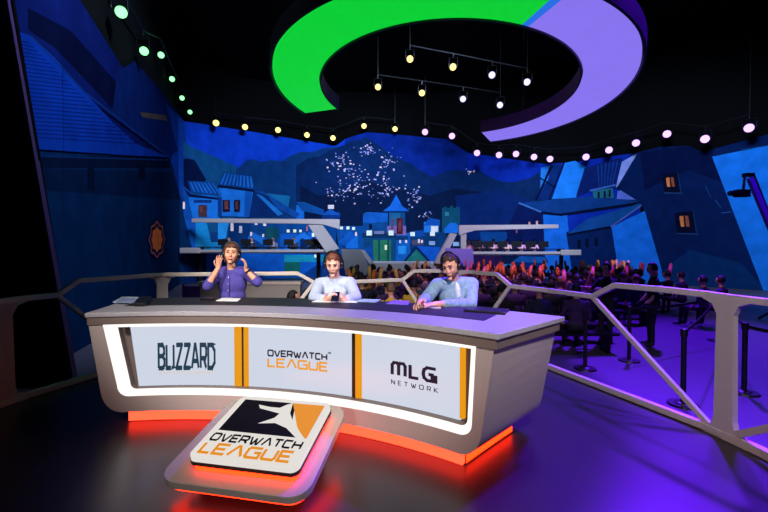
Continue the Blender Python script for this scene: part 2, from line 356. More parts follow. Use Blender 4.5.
house(5, [(rc(442, 208, 460, 233), (9, 56, 112)), (rc(444, 207, 447, 210), (9, 56, 112)), (rc(450, 206, 453, 209), (9, 56, 112)), (rc(456, 207, 459, 210), (9, 56, 112))], [([(444, 229), (450, 223), (456, 223), (461, 230), (461, 233), (444, 233)], (18, 92, 222))], [(rc(445, 212, 449, 216), (40, 110, 150))])
# right of the middle
house(4, [([(500, 240), (520, 204), (548, 208), (548, 256), (500, 256)], (4, 16, 84)), ([(480, 232), (507, 232), (507, 242), (480, 242)], (6, 48, 140))], None, [(rc(528.5, 222, 530.5, 228), (170, 130, 170)), (rc(536, 221, 538, 227), (180, 140, 170)), (rc(516, 228, 517.5, 233), (110, 70, 130))])
house(5, [([(543, 213), (567, 214), (573, 300), (546, 300)], (14, 84, 214)), ([(552, 199), (565, 163), (575, 161), (586, 167), (583, 186), (576, 198)], (20, 106, 238)), ([(566, 232), (612, 226), (620, 300), (573, 300)], (3, 22, 90)), ([(536, 200), (552, 165), (562, 164), (549, 200)], (5, 28, 110)), ([(541, 168), (551, 165), (548, 180), (540, 190)], (24, 96, 216))],
      [([(519, 203), (541, 201), (556, 199), (600, 196), (638, 201), (642, 203), (620, 206), (560, 214), (541, 211)], (8, 40, 128)), line((519, 203), (541, 212), 1.6, (40, 90, 190)), line((541, 213), (562, 215), 2.4, (2, 10, 50)), line((560, 215), (640, 203), 2.4, (2, 10, 50)), line((536, 200), (552, 166), 2, (2, 12, 60)), line((541, 190), (550, 168), 1.6, (2, 12, 60)), line((549, 200), (564, 163), 1.6, (2, 12, 60)), line((540, 178), (556, 188), 1.4, (2, 12, 60)),
       ([(567, 234), (588, 219), (645, 202), (640, 208), (611, 226)], (10, 52, 148)), line((567, 235), (611, 227), 2.2, (2, 10, 50)), line((611, 227), (645, 203), 1.6, (50, 80, 180))],
      [(rc(578, 240, 581, 248), (1, 8, 40)), (rc(586, 239, 589, 247), (1, 8, 40)), (rc(595, 238, 598, 246), (1, 8, 40))])
house(6, [([(585, 168), (612, 160), (623, 158), (616, 188), (600, 187), (576, 197)], (6, 22, 104)), ([(593, 191), (613, 188), (614, 198), (594, 198)], (22, 86, 128)), ([(618, 191), (636, 188), (639, 200), (617, 199)], (70, 96, 220)), ([(616, 188), (622, 162), (638, 153), (621, 184)], (104, 130, 236))],
      [line((590, 191), (616, 185), 2, (40, 80, 190))] + stripes((596, 166), (620, 160), (614, 184), (598, 187), 6, .4, (10, 40, 140)), [(rc(598, 192, 600, 198), (4, 16, 56)), (rc(604, 191, 606, 198), (4, 16, 56)), (rc(609, 190, 611, 197), (4, 16, 56))])
house(4, [(rc(474, 254, 502, 300), (26, 14, 70)), (rc(501, 264, 513, 300), (12, 104, 200)), (rc(513, 260, 549, 300), (5, 26, 104))], [([(512, 262), (520, 256), (546, 257), (549, 263)], (10, 56, 156))])

# right picture: tall dark gabled house
MR = thing('backdrop_mural', 'backdrop at right with tall dark blue house and two orange windows', 'mural', (0, 0, 0))
hr = paint(MR, 'painted_house_wall', 8, [([(617, 188), (638, 153), (660, 147), (689, 146), (703, 152), (768, 135), (840, 120), (840, 330), (672, 330), (645, 212), (640, 202)], (3, 20, 84)),
      ([(640, 153), (689, 146), (703, 152), (716, 149), (713, 156), (728, 185), (690, 170), (645, 190)], (2, 12, 66)),
      ([(665, 270), (690, 250), (740, 262), (768, 310), (672, 310)], (4, 32, 104)),
      line((742, 150), (760, 147), 1, (6, 40, 120)), line((716, 200), (722, 208), .8, (14, 60, 150)), line((722, 213), (732, 212), .8, (20, 70, 160)), line((706, 186), (712, 198), .7, (10, 50, 140))])
paint(MR, 'painted_moonlit_wall', 9, [([(612, 227), (645, 211), (664, 277), (674, 320), (620, 320)], (14, 92, 232)), ([(713, 157), (728, 154), (768, 146), (840, 132), (840, 330), (772, 330), (764, 300)], (14, 98, 236))])
for (cx, cy, s) in ((671, 182, 1.0), (685, 221, 1.15)):
    wf = paint(hr, 'painted_window', 10, [([(cx - 8 * s, cy - 7 * s), (cx + 9 * s, cy - 9 * s), (cx + 11 * s, cy + 10 * s), (cx - 6 * s, cy + 10 * s)], (4, 8, 44)), line((cx - 6 * s, cy + 11 * s), (cx + 12 * s, cy + 11.5 * s), 1, (24, 50, 130)), line((cx + 8 * s, cy - 9 * s), (cx + 11 * s, cy + 11 * s), .9, (16, 40, 110))])
    paint(wf, 'painted_pane', 11, [([(cx - 4 * s, cy - 4 * s), (cx - .6 * s, cy - 4.5 * s), (cx + .4 * s, cy + 5 * s), (cx - 2.6 * s, cy + 5 * s)], (176, 108, 74)), ([(cx + .8 * s, cy - 4.5 * s), (cx + 3.6 * s, cy - 4.5 * s), (cx + 5 * s, cy + 5 * s), (cx + 2 * s, cy + 5 * s)], (120, 66, 60))])

# black leaning portal at far left
PT = thing('portal_frame', 'black leaning portal panel at far left with thin purple edge trim', 'panel', gd(20, 300, 6.0))
def rel(o, p): return Vector(p) - o.location
bm = BM(); prism(bm, [rel(PT, gd(x, y, 5.9)) for x, y in ((-330, -60), (2, -60), (76, 388), (66, 395), (-330, 395))], (0, .05, 0)); obj('panel', bm, BLACK, PT)
bm = BM(); tube(bm, [rel(PT, gd(x, y, 5.88)) for x, y in ((0, -40), (75, 387), (92, 382))], .03, sq=(.06, .06)); obj('edge_trim', bm, mat('purple_trim', (96, 60, 120), .5, .2), PT)

# ------------------------------------------------------------------ LED ring hung from the ceiling
a_, b_ = -.04, -.04
n_ = Vector((-a_, -b_, 1)).normalized(); e1 = Vector((n_.z, 0, -n_.x)).normalized(); e2 = n_.cross(e1)
hgt = n_.dot(Vector((0, 10, 4)))
def rp(r, deg, k=0):
    t = math.radians(deg); return e1 * (1.39 + r * math.cos(t)) + e2 * (10.13 + r * math.sin(t)) + n_ * (hgt + k) + Vector((0, 0, H))
RI, RO = 3.17, 4.24
ctr = e1 * 1.39 + e2 * 10.13 + n_ * hgt + Vector((0, 0, H))
RG = thing('ring_light', 'huge open ring of green and lavender LED panels hanging from ceiling', 'ceiling light', ctr)
GREENL = mat('green_led', (8, 206, 52), .4, 0, 1, vary=.04, scale=2)
LAVL = mat('lavender_led', (136, 116, 238), .4, 0, 1, vary=.05, scale=2)
CYANL = mat('blue_led', (40, 110, 225), .4, 0, 1, vary=.03)
HOUS = mat('ring_housing', (26, 22, 48), .45, .2)
def arc_band(bm, r0, r1, d0, d1, k0, k1, step=2.0):
    n = max(2, int(abs(d1 - d0) / step)); rings = []
    for i in range(n + 1):
        d = d0 + (d1 - d0) * i / n
        rings.append([bm.verts.new(rp(r, d, k) - ctr) for r, k in ((r0, k0), (r1, k0), (r1, k1), (r0, k1))])
    for i in range(n):
        for q in range(4): bm.faces.new((rings[i][q], rings[i][(q + 1) % 4], rings[i + 1][(q + 1) % 4], rings[i + 1][q]))
    bm.faces.new(rings[0]); bm.faces.new(list(reversed(rings[-1])))
bm = BM(); arc_band(bm, RI - .05, RO + .06, 156, 420, .06, .34); obj('housing', bm, HOUS, RG)
bm = BM(); arc_band(bm, RI - .06, RI - .02, 156, 420, -.02, .36); arc_band(bm, RO + .03, RO + .08, 156, 420, -.02, .36); obj('rim', bm, HOUS, RG)
bm = BM(); arc_band(bm, RI, RO, 156.5, 287, 0, .06); obj('green_panel', bm, GREENL, RG)
bm = BM(); arc_band(bm, RI, RO, 287, 289.5, 0, .06); obj('blue_panel', bm, CYANL, RG)
bm = BM(); arc_band(bm, RI, RO, 289.5, 419.5, 0, .06); obj('lavender_panel', bm, LAVL, RG)
for d in (185, 240, 300, 350, 400):
    bm = BM(); p = rp(3.7, d, .34); tube(bm, [p - ctr, Vector((p.x, p.y, 12.6)) - ctr], .015); obj('hanging_cable', bm, DARKMET, RG)

# ------------------------------------------------------------------ desk
CX, CY, R = -1.6946, -.2722, 3.674
def dp(r, th, z):
    t = math.radians(th); return Vector((CX + r * math.cos(t), CY + r * math.sin(t), z))
DK = thing('presenter_desk', 'curved silver broadcast desk with glowing white frame and three screens', 'desk', dp(R + .5, 78, 0))
d0 = DK.location.copy()
TL, TR = 102.5, 49.0
def dq(r, th, z): return dp(r, th, z) - d0
def arc_box(bm, r0, r1, t0, t1, z0, z1, step=1.5, skew=0):
    n = max(1, int(abs(t1 - t0) / step)); rings = []
    for i in range(n + 1):
        t = t0 + (t1 - t0) * i / n
        tt = t - skew * (i / n)            # right end is not quite radial
        rings.append([bm.verts.new(p) for p in (dq(r0, t, z0), dq(r1, tt, z0), dq(r1, tt, z1), dq(r0, t, z1))])
    for i in range(n):
        for q in range(4): bm.faces.new((rings[i][q], rings[i + 1][q], rings[i + 1][(q + 1) % 4], rings[i][(q + 1) % 4]))
    bm.faces.new(rings[0]); bm.faces.new(list(reversed(rings[-1])))
SK = 1.4
bm = BM(); arc_box(bm, R, R + .96, TL, TR, .920, .958, skew=SK); obj('tabletop', bm, STONE, DK, bevel=.005)
bm = BM(); arc_box(bm, R + .38, R + .95, TL - 2.2, 53.0, .955, .962, skew=-.6); obj('desk_mat', bm, MATTE, DK)
bm = BM(); arc_box(bm, R + .010, R + .90, TL - .2, TR + .25, .855, .920, skew=SK); obj('fascia', bm, FASCIA, DK)
ZB, ZT = .10, .855
RC = R + .02
def arcs(s_deg, z): return s_deg, z
def inset(z, flip):
    """degrees the body end moves inwards at height z (ends lean in, bottom corner round)"""
    k = (ZT - z) / (ZT - ZB)
    lean = 1.7 * k
    if z < ZB + .17:
        c = (ZB + .17 - z) / .17; lean += 2.0 * (1 - math.sqrt(max(0, 1 - c * c)))
    return lean
zs = [ZT, .75, .65, .55, .45, .36, ZB + .17, ZB + .13, ZB + .09, ZB + .055, ZB + .03, ZB + .012, ZB]
BL, BR = TL - .3, TR + .55
outline = [(BL - inset(z, 0), z) for z in zs] 
nbot = 30
tb0, tb1 = outline[-1][0], BR + inset(ZB, 1)
outline += [(tb0 + (tb1 - tb0) * i / nbot, ZB) for i in range(1, nbot)]
outline += [(BR + inset(z, 1), z) for z in reversed(zs)]
ntop = 30
top_ = [(BR + (BL - BR) * i / ntop, ZT) for i in range(1, ntop)]
loop = outline + top_
# body shell: sides + bottom + back
bm = BM()
def skewed(t, k): return t - SK * k * (TL - t) / (TL - TR)
va = [bm.verts.new(dq(RC + .02, t, z)) for t, z in loop]; vb = [bm.verts.new(dq(R + .9, skewed(t, .95), z)) for t, z in loop]
m = len(loop)
for i in range(m): j = (i + 1) % m; bm.faces.new((va[i], va[j], vb[j], vb[i]))
obj('body', bm, SILVER, DK)
# back panel
bm = BM()
for i in range(nbot):
    t0, t1 = BL + (BR - BL) * i / nbot, BL + (BR - BL) * (i + 1) / nbot
    k0, k1 = inset(ZB, 0) * (1 - 2 * i / nbot), inset(ZB, 0) * (1 - 2 * (i + 1) / nbot)
    bm.faces.new([bm.verts.new(p) for p in (dq(R + .89, skewed(t0, .95), ZT), dq(R + .89, skewed(t1, .95), ZT), dq(R + .89, skewed(t1 + k1 * -1, .95), ZB + .02), dq(R + .89, skewed(t0 - k0, .95), ZB + .02))])
obj('back_panel', bm, FASCIA, DK)
# front frame: annulus between body outline and light opening
def opening(t_l, t_r, z0, z1, rad, lean_l, lean_r, n=6, nh=30):
    """closed loop, counted like `loop`: left side down, bottom, right side up, top"""
    pts = []; rd = rad / R * 180 / PI
    zz = [z1 - (z1 - z0 - rad) * i / 6 for i in range(7)]
    for z in zz: pts.append((t_l - lean_l * (z1 - z) / (z1 - z0), z))
    tl_b = pts[-1][0]
    for i in range(1, n + 1):
        a = i / n * PI / 2; pts.append((tl_b - rd * (1 - math.cos(a)) , z0 + rad - rad * math.sin(a)))
    zr = [(t_r + lean_r * (z1 - z) / (z1 - z0), z) for z in zz]
    tr_b = zr[-1][0]
    a0 = pts[-1][0]; b0 = tr_b + rd
    for i in range(1, nh): pts.append((a0 + (b0 - a0) * i / nh, z0))
    for i in range(n, -1, -1):
        a = i / n * PI / 2; pts.append((tr_b + rd * (1 - math.cos(a)), z0 + rad - rad * math.sin(a)))
    pts += list(reversed(zr))[1:]
    a0, b0 = t_r, t_l
    for i in range(1, nh): pts.append((a0 + (b0 - a0) * i / nh, z1))
    return pts
op1 = opening(100.55, 51.5, .235, ZT - .002, .09, 1.9, .5)
op2 = opening(99.0, 52.3, .285, .822, .05, 1.6, .4)
op3 = opening(99.0, 52.3, .285, .822, .05, 1.6, .4)
def resamp(l): return l
def strip_between(bm, A, ra, B, rb):
    """bridge two loops of equal count"""
    a = [bm.verts.new(dq(ra, t, z)) for t, z in A]; b = [bm.verts.new(dq(rb, t, z)) for t, z in B]
    for i in range(len(a)): j = (i + 1) % len(a); bm.faces.new((a[i], a[j], b[j], b[i]))
def match(A, n):
    """resample a loop's four runs so it has the run counts of op loops"""
    return A
zs_op = len(op1)
# body outline resampled to op1's counts: 7 side + 6 corner | 29 bottom | 7 + 6 | 29 top
def side_pts(cnt):
    out = []
    full = [(BL - inset(z, 0), z) for z in zs]
    for i in range(cnt): 
        k = i / (cnt - 1) * (len(full) - 1); a = int(k); b = min(a + 1, len(full) - 1); f = k - a
        out.append((full[a][0] * (1 - f) + full[b][0] * f, full[a][1] * (1 - f) + full[b][1] * f))
    return out
sl = side_pts(13)
A0 = sl + [(sl[-1][0] + (tb1 - sl[-1][0]) * i / 30, ZB) for i in range(1, 30)]
sr = [(BR + (BL - t), z) for t, z in sl]
A0 += list(reversed(sr)) + [(BR + (BL - BR) * i / 30, ZT) for i in range(1, 30)]
bm = BM(); strip_between(bm, A0, RC, op1, RC)
strip_between(bm, A0, RC, A0, RC + .03)
obj('front_frame', bm, SILVER, DK)
bm = BM(); strip_between(bm, op1, RC, op2, RC + .035); obj('light_frame', bm, WHITEL, DK)
bm = BM(); strip_between(bm, op2, RC + .035, op3, R + .125); obj('recess_lining', bm, FASCIA, DK)
RS = R + .11
def scr_pt(px, py, r=RS):
    u = (px - 384) / F; d = ray(px, py); A = u / d.y * 1.0
    k = d.x / d.y
    a = k * k + 1; b = -2 * (k * CX + CY); c = CX * CX + CY * CY - r * r
    Y = (-b + math.sqrt(b * b - 4 * a * c)) / (2 * a)
    return math.degrees(math.atan2(Y - CY, k * Y - CX)), H + d.z / d.y * Y
def panel(bm, t0, t1, z0, z1, r, step=1.0, lean0=0):
    n = max(1, int(abs(t1 - t0) / step)); v = []
    for i in range(n + 1):
        t = t0 + (t1 - t0) * i / n
        tb = t - lean0 * (1 - i / n)
        v.append([bm.verts.new(q) for q in (dq(r, tb, z0), dq(r, t, z1), dq(r + .03, t, z1), dq(r + .03, tb, z0))])
    for i in range(n):
        for q in range(4): bm.faces.new((v[i][q], v[i + 1][q], v[i + 1][(q + 1) % 4], v[i][(q + 1) % 4]))
    bm.faces.new(v[0]); bm.faces.new(list(reversed(v[-1])))
SB, ST = .29, .822
screens = []
for t0, t1, ln in ((97.9, 84.15, 1.0), (82.2, 67.7, 0), (66.35, 53.9, 0)):
    bm = BM(); panel(bm, t0, t1, SB, ST, RS, lean0=ln); screens.append(obj('screen', bm, SCREENM, DK))
bm = BM(); panel(bm, 99.6, 51.5, SB - .02, ST + .02, RS + .035); obj('recess_back', bm, FASCIA, DK)
for t0, t1, t2, t3 in ((84.15, 83.15, 82.85, 82.2), (66.35, 67.2, 67.3, 67.7)):
    bm = BM(); panel(bm, t0, t1, SB, ST, RS - .01, .5)
    if t0 > 80: panel(bm, t2, t3, SB, ST, RS - .01, .5)
    dv = obj('divider', bm, AMBER, DK)
    bm = BM(); panel(bm, t1, t2, SB, ST, RS - .005, .5) if t0 > 80 else panel(bm, t1, t3, SB, ST, RS - .005, .5)
    obj('divider_seam', bm, SEAM, dv)
bm = BM(); panel(bm, 53.9, 53.4, SB + .02, ST, RS - .01, .5); obj('divider', bm, AMBER, DK)
# plinth under the body
bm = BM(); arc_box(bm, R + .09, R + .80, 97.8, 53.2, 0, ZB + .01, skew=SK * .8); obj('plinth', bm, PLASTIC, DK)
bm = BM(); arc_box(bm, R + .05, R + .09, 97.8, 53.2, .012, ZB - .008); obj('base_light_strip', bm, SALMONL, DK)
bm = BM()
n = 8
for i in range(n):
    ra, rb = R + .09 + .67 * i / n, R + .09 + .67 * (i + 1) / n
    ta, tbb = 53.2 - SK * .8 * i / n - .15, 53.2 - SK * .8 * (i + 1) / n - .15
    bm.faces.new([bm.verts.new(q) for q in (dq(ra, ta, .012), dq(rb, tbb, .012), dq(rb, tbb, ZB - .012), dq(ra, ta, ZB - .012))])
obj('end_light_strip', bm, ORANGEL, DK)

# ------------------------------------------------------------------ lettering: stroke glyphs in a unit box
GL = {  # techno wide
 'O': [[(.12, 0), (.88, 0), (1, .2), (1, .8), (.88, 1), (.12, 1), (0, .8), (0, .2), (.12, 0)]],
 'V': [[(0, 1), (.42, 0), (.58, 0), (1, 1)]],
 'E': [[(1, 1), (0, 1), (0, 0), (1, 0)], [(0, .5), (.85, .5)]],
 'R': [[(0, 0), (0, 1), (.85, 1), (1, .85), (1, .58), (.85, .42), (.1, .42)], [(.55, .42), (1, 0)]],
 'W': [[(0, 1), (.24, 0), (.34, 0), (.5, .75), (.66, 0), (.76, 0), (1, 1)]],
 'A': [[(0, 0), (.44, 1), (.56, 1), (1, 0)]],
 'T': [[(0, 1), (1, 1)], [(.5, 1), (.5, 0)]],
 'C': [[(1, 1), (.12, 1), (0, .85), (0, .15), (.12, 0), (1, 0)]],
 'H': [[(0, 0), (0, 1)], [(1, 0), (1, 1)], [(0, .5), (1, .5)]],
 'L': [[(0, 1), (0, 0), (1, 0)]],
 'G': [[(1, 1), (.12, 1), (0, .85), (0, .15), (.12, 0), (1, 0), (1, .52), (.55, .52)]],
 'U': [[(0, 1), (0, .15), (.12, 0), (.88, 0), (1, .15), (1, 1)]],
 'N': [[(0, 0), (0, 1), (1, 0), (1, 1)]],
 'K': [[(0, 0), (0, 1)], [(1, 1), (.08, .5), (1, 0)]],
 'M': [[(0, 0), (0, 1), (.5, .35), (1, 1), (1, 0)]],
 'I': [[(.5, 0), (.5, 1)]],
 'Z': [[(0, 1), (1, 1), (0, 0), (1, 0)]],
 'D': [[(0, 0), (0, 1), (.6, 1), (1, .75), (1, .25), (.6, 0), (0, 0)]],
 'B': [[(0, 0), (0, 1), (.7, 1), (.95, .85), (.95, .65), (.7, .52), (.05, .52)], [(.7, .52), (1, .36), (1, .14), (.7, 0), (0, 0)]],
 'a': [[(0, 0), (.44, 1), (.56, 1), (1, 0)], [(.2, .3), (.8, .3)]],
 'm': [[(0, 0), (0, .8), (.14, 1), (.38, 1), (.5, .82), (.5, 0)], [(.5, .82), (.62, 1), (.86, 1), (1, .8), (1, 0)]],
 'g': [[(1, 1), (.3, 1), (.06, .82), (0, .6), (0, .4), (.06, .18), (.3, 0), (.72, 0), (.72, .5), (.42, .5)], [(1.0, .5), (1.0, -.12)]],
}
def strokes(word, widths=None, gap=.28, aspect=1.0):
    """-> list of quads in a box [0,1]x[0,1]; widths relative"""
    segs = []; x = 0
    for i, ch in enumerate(word):
        wd = (widths[i] if widths else 1) * aspect
        if ch != ' ':
            for pl in GL[ch]: segs.append([(x + px * wd, py) for px, py in pl])
        x += wd + gap
    return segs, x - gap
def stroke_quads(pl, th):
    out = []
    for i in range(len(pl) - 1):
        (x0, y0), (x1, y1) = pl[i], pl[i + 1]
        l = math.hypot(x1 - x0, y1 - y0) or 1; dx, dy = (x1 - x0) / l, (y1 - y0) / l
        e0 = th / 2 if (i > 0 or pl[0] == pl[-1]) else 0; e1_ = th / 2 if (i < len(pl) - 2 or pl[0] == pl[-1]) else 0
        e0 *= .8; e1_ *= .8
        x0 -= dx * e0; y0 -= dy * e0; x1 += dx * e1_; y1 += dy * e1_
        nx, ny = -dy * th / 2, dx * th / 2
        out.append([(x0 + nx, y0 + ny), (x0 - nx, y0 - ny), (x1 - nx, y1 - ny), (x1 + nx, y1 + ny)])
    return out
def lettering(name, word, mp, th, m, parent, widths=None, gap=.28, aspect=1.0, shrink=True):
    """mp(u,v) maps the word's unit box to 3D"""
    segs, tot = strokes(word, widths, gap, aspect); bm = BM()
    for pl in segs:
        for q in stroke_quads(pl, th):
            v = [mp(x / tot, y) for x, y in q]
            v2 = [mp(x / tot, y, 1) for x, y in q]
            a = [bm.verts.new(p) for p in v]; b = [bm.verts.new(p) for p in v2]
            bm.faces.new(b)
            for i in range(4): j = (i + 1) % 4; bm.faces.new((a[i], a[j], b[j], b[i]))
    return obj(name, bm, m, parent)
def scr_map(tlp, blp, trp):
    (ta, za), (_, zb), (tb, _) = scr_pt(*tlp), scr_pt(*blp), scr_pt(*trp)
    def f(u, v, k=0): return dq(RS - .003 - k * .004, ta + (tb - ta) * u, zb + (za - zb) * v)
    return f
lettering('logo_lettering', 'BLIZZaRD', scr_map((158.8, 345), (158.8, 368), (214.8, 345)), .2, INKTEAL, screens[0], [.62, .46, .12, .62, .62, .74, .62, .72], .24)
f_ = scr_map((157.5, 343), (157.5, 370), (216, 343))
for q in ([(.0, 1), (.10, 1.02), (.05, .86)], [(0, .0), (.07, .1), (.14, .04)], [(.93, 1.02), (1.01, .96), (.93, .86)], [(.92, .02), (.99, .22), (.88, .14)], [(.23, .0), (.33, .1), (.24, .16)], [(.55, .02), (.5, .14), (.6, .12)]):
    bm = BM(); a = [bm.verts.new(f_(x, y)) for x, y in q]; b = [bm.verts.new(f_(x, y, 1)) for x, y in q]; bm.faces.new(b)
    for i in range(3): bm.faces.new((a[i], a[(i + 1) % 3], b[(i + 1) % 3], b[i]))
    obj('logo_serif', bm, INKTEAL, screens[0])
lettering('logo_subtitle', 'ENTERTAINMENT', scr_map((160, 371.5), (160, 374), (214, 371)), .2, INKPEACH, screens[0], gap=.8)
lettering('logo_lettering', 'OVERWATCH', scr_map((268.3, 350), (268.3, 355.4), (327, 353)), .27, INKNAVY, screens[1], [1, 1, .9, .95, 1.4, 1.05, .95, .9, .95], .36, 1.15)
lettering('logo_lettering', 'LEAGUE', scr_map((268.5, 358.4), (268.5, 366), (327.5, 362)), .24, INKORANGE, screens[1], [.85, 1, 1.15, 1.1, 1.05, .95], .34, 1.1)
lettering('logo_trademark', 'TM', scr_map((328, 352), (328, 353.6), (331, 352)), .25, INKNAVY, screens[1])
lettering('logo_lettering', 'mLg', scr_map((392.5, 362), (392.5, 374), (436, 370)), .24, INKNAVY, screens[2], [1.0, .62, .9], .38)
lettering('logo_lettering', 'NETWORK', scr_map((391.8, 379.5), (391.8, 383.5), (438, 388)), .14, INKNAVY, screens[2], [.75, .6, .75, 1.05, .9, .75, .75], .85)

# ------------------------------------------------------------------ logo plinth in front of the desk
PP = [gz(187, 456, .26), gz(296.5, 470.5, .26), gz(332, 403, .40), gz(242, 396.5, .40)]      # BL BR TR TL of the sign face
ex = ((PP[1] - PP[0]) + (PP[2] - PP[3])).normalized(); ey0 = ((PP[3] - PP[0]) + (PP[2] - PP[1])).normalized()
pn = ex.cross(ey0).normalized(); ey = pn.cross(ex)
pc = sum(PP, Vector()) / 4
W_ = ((PP[1] - PP[0]).length + (PP[2] - PP[3]).length) / 2; L_ = ((PP[3] - PP[0]).length + (PP[2] - PP[1]).length) / 2
PD = thing('sign_plinth', 'low sloping grey plinth with a white, black and orange sign in front of desk', 'sign', (pc.x, pc.y, 0))
def pp(u, v, k): return pc + ex * (u * W_) + ey * (v * L_) + pn * k - PD.location
def rrect(u0, u1, v0, v1, rad, n=6):
    out = []
    for cx, cy, a0 in ((u1 - rad / W_, v1 - rad / L_, 0), (u0 + rad / W_, v1 - rad / L_, 90), (u0 + rad / W_, v0 + rad / L_, 180), (u1 - rad / W_, v0 + rad / L_, 270)):
        for i in range(n + 1):
            a = math.radians(a0 + 90 * i / n); out.append((cx + math.cos(a) * rad / W_, cy + math.sin(a) * rad / L_))
    return out
def slab(bm, pts, k0, k1): prism(bm, [pp(u, v, k0) for u, v in pts], pn * (k1 - k0))
bm = BM(); slab(bm, rrect(-.5, .5, -.5, .5, .05), -.045, 0); sg = obj('sign_board', bm, SIGNW, PD)
bm = BM(); slab(bm, rrect(-.505, .505, -.505, .505, .052), -.055, -.03); obj('sign_edge', bm, mat('sign_edge_dark', (40, 24, 18), .5), sg)
bm = BM(); slab(bm, rrect(-.48, .48, -.48, .48, .04), -.10, -.055); obj('sign_light_strip', bm, ORANGEL, PD)
bm = BM(); slab(bm, rrect(-.73, .61, -.65, .69, .12), -.15, -.10); lp = obj('lower_plate', bm, PLATEM, PD, bevel=.008)
bm = BM(); slab(bm, rrect(-.69, .57, -.61, .65, .1), -.18, -.15); obj('lower_light_strip', bm, ORANGEL, PD)
bm = BM(); slab(bm, rrect(-.60, .48, -.52, .58, .1), -.20, -.18)
box(bm, (-.02, .06, .08), (W_ * .95, L_ * .7, .16), Matrix((ex, Vector((-ex.y, ex.x, 0)), Vector((0, 0, 1)))).transposed().to_3x3())
obj('pedestal', bm, PLASTIC, PD)
# emblem
bm = BM(); slab(bm, [(-.43, .44), (.10, .44), (.16, .33), (.22, .10), (.36, -.10), (-.43, -.10)], .0005, .0025); em = obj('emblem_black_field', bm, SIGNK, PD)
bm = BM(); slab(bm, [(.10, .44), (.44, .44), (.44, -.10), (.405, -.10), (.29, .06), (.20, .24)], .0005, .0025); obj('emblem_orange_field', bm, SIGNO, PD)
bm = BM(); slab(bm, [(-.24, .36), (-.10, .335), (.0, .335), (.05, .40), (.10, .44), (.14, .26), (.24, .10), (.42, -.10), (.34, -.105), (.20, .02), (.06, .08), (-.10, .05), (.02, .16), (.04, .24), (-.08, .27), (-.2, .30)], .002, .004); obj('emblem_swoosh', bm, SIGNW, PD)
def sign_map(u0, u1, v0, v1):
    return lambda u, v, k=0: pp(u0 + (u1 - u0) * u, v0 + (v1 - v0) * v, .001 + .002 * k)
lettering('sign_lettering', 'OVERWATCH', sign_map(-.43, .43, -.25, -.155), .25, SIGNK, PD, [1, 1, .9, .95, 1.4, 1.05, .95, .9, .95], .36, 1.15)
lettering('sign_lettering', 'LEAGUE', sign_map(-.43, .40, -.425, -.30), .25, SIGNO, PD, [.85, 1, 1.15, 1.1, 1.05, .95], .34, 1.1)

# ------------------------------------------------------------------ guard rail
def plan_at(px):
    k = (px - 384) / F / math.cos(PITCH)
    for i in range(1, len(PLAN) - 2):
        (x0, y0), (x1, y1) = PLAN[i], PLAN[i + 1]
        f0, f1 = x0 - k * y0, x1 - k * y1
        if f0 <= 0 <= f1 and y0 > 0:
            t = f0 / (f0 - f1) if f0 != f1 else 0; return Vector((x0 + (x1 - x0) * t, y0 + (y1 - y0) * t, 0))
    return None
RL = thing('guard_rail', 'satin metal guard rail with angled braces around the stage edge', 'railing', (-.5, 6.0, 0))
def rpt(px, py=None, z=None):
    p = plan_at(px)
    if z is None:
        d = ray(px, py); z = H + d.z / d.y * p.y
    return Vector((p.x, p.y, z)) - RL.location
def rail_run(xs, z): return [rpt(x, z=z) for x in xs]
ZJ, ZR = 1.0, 1.135
SQ = (.045, .055)
def top(pxs): 
    bm = BM(); tube(bm, [rpt(x, z=z) for x, z in pxs], .03, sq=SQ); obj('top_bar', bm, RAILM, RL, bevel=.008)
top([(-40, ZJ), (20, ZJ), (56, ZJ), (78, ZR), (120, ZR), (162, ZR)])
top([(162, ZR), (180, ZR), (240, ZR), (297.6, ZR), (314, ZJ), (357, ZJ), (402.5, ZJ), (414, ZR), (440, ZR), (455, ZR)])
top([(455, ZR), (472.6, ZR), (497, ZR), (511, ZJ - .01), (550, .975), (593, .975), (615.5, 1.12), (660, 1.125), (709, 1.12), (735, 1.115)])
bm = BM(); q0 = rpt(735, z=1.115); q1 = Vector((2.72, 2.4, 1.12)) - RL.location; q2 = Vector((2.72, 1.2, 1.12)) - RL.location
tube(bm, [q0, rpt(768, z=1.115), q1, q2], .03, sq=SQ); obj('top_bar', bm, RAILM, RL, bevel=.008)
for a, za, b, zb in ((56, ZJ, 140, .06), (314, ZJ, 262, .06), (402.5, ZJ, 440, .06), (511, ZJ, 470, .06), (593, .97, 712, .06)):
    bm = BM(); tube(bm, [rpt(a, z=za), rpt(b, z=zb)], .03, sq=(.04, .05)); obj('brace', bm, RAILM, RL, bevel=.008)
bm = BM(); tube(bm, [rpt(737, z=.06), Vector((2.72, 2.0, .75)) - RL.location], .03, sq=(.04, .05)); obj('brace', bm, RAILM, RL)
for xs in ((-40, 20, 60, 100, 162), (162, 180, 240, 300, 357, 403, 440, 455), (455, 472, 500, 550, 640, 709, 728)):
    bm = BM(); tube(bm, rail_run(xs, .035), .03, sq=(.06, .06)); obj('base_bar', bm, RAILM, RL, bevel=.008)
bm = BM(); tube(bm, [rpt(728, z=.035), rpt(768, z=.035), Vector((2.72, 1.2, .035)) - RL.location], .03, sq=(.06, .06)); obj('base_bar', bm, RAILM, RL)
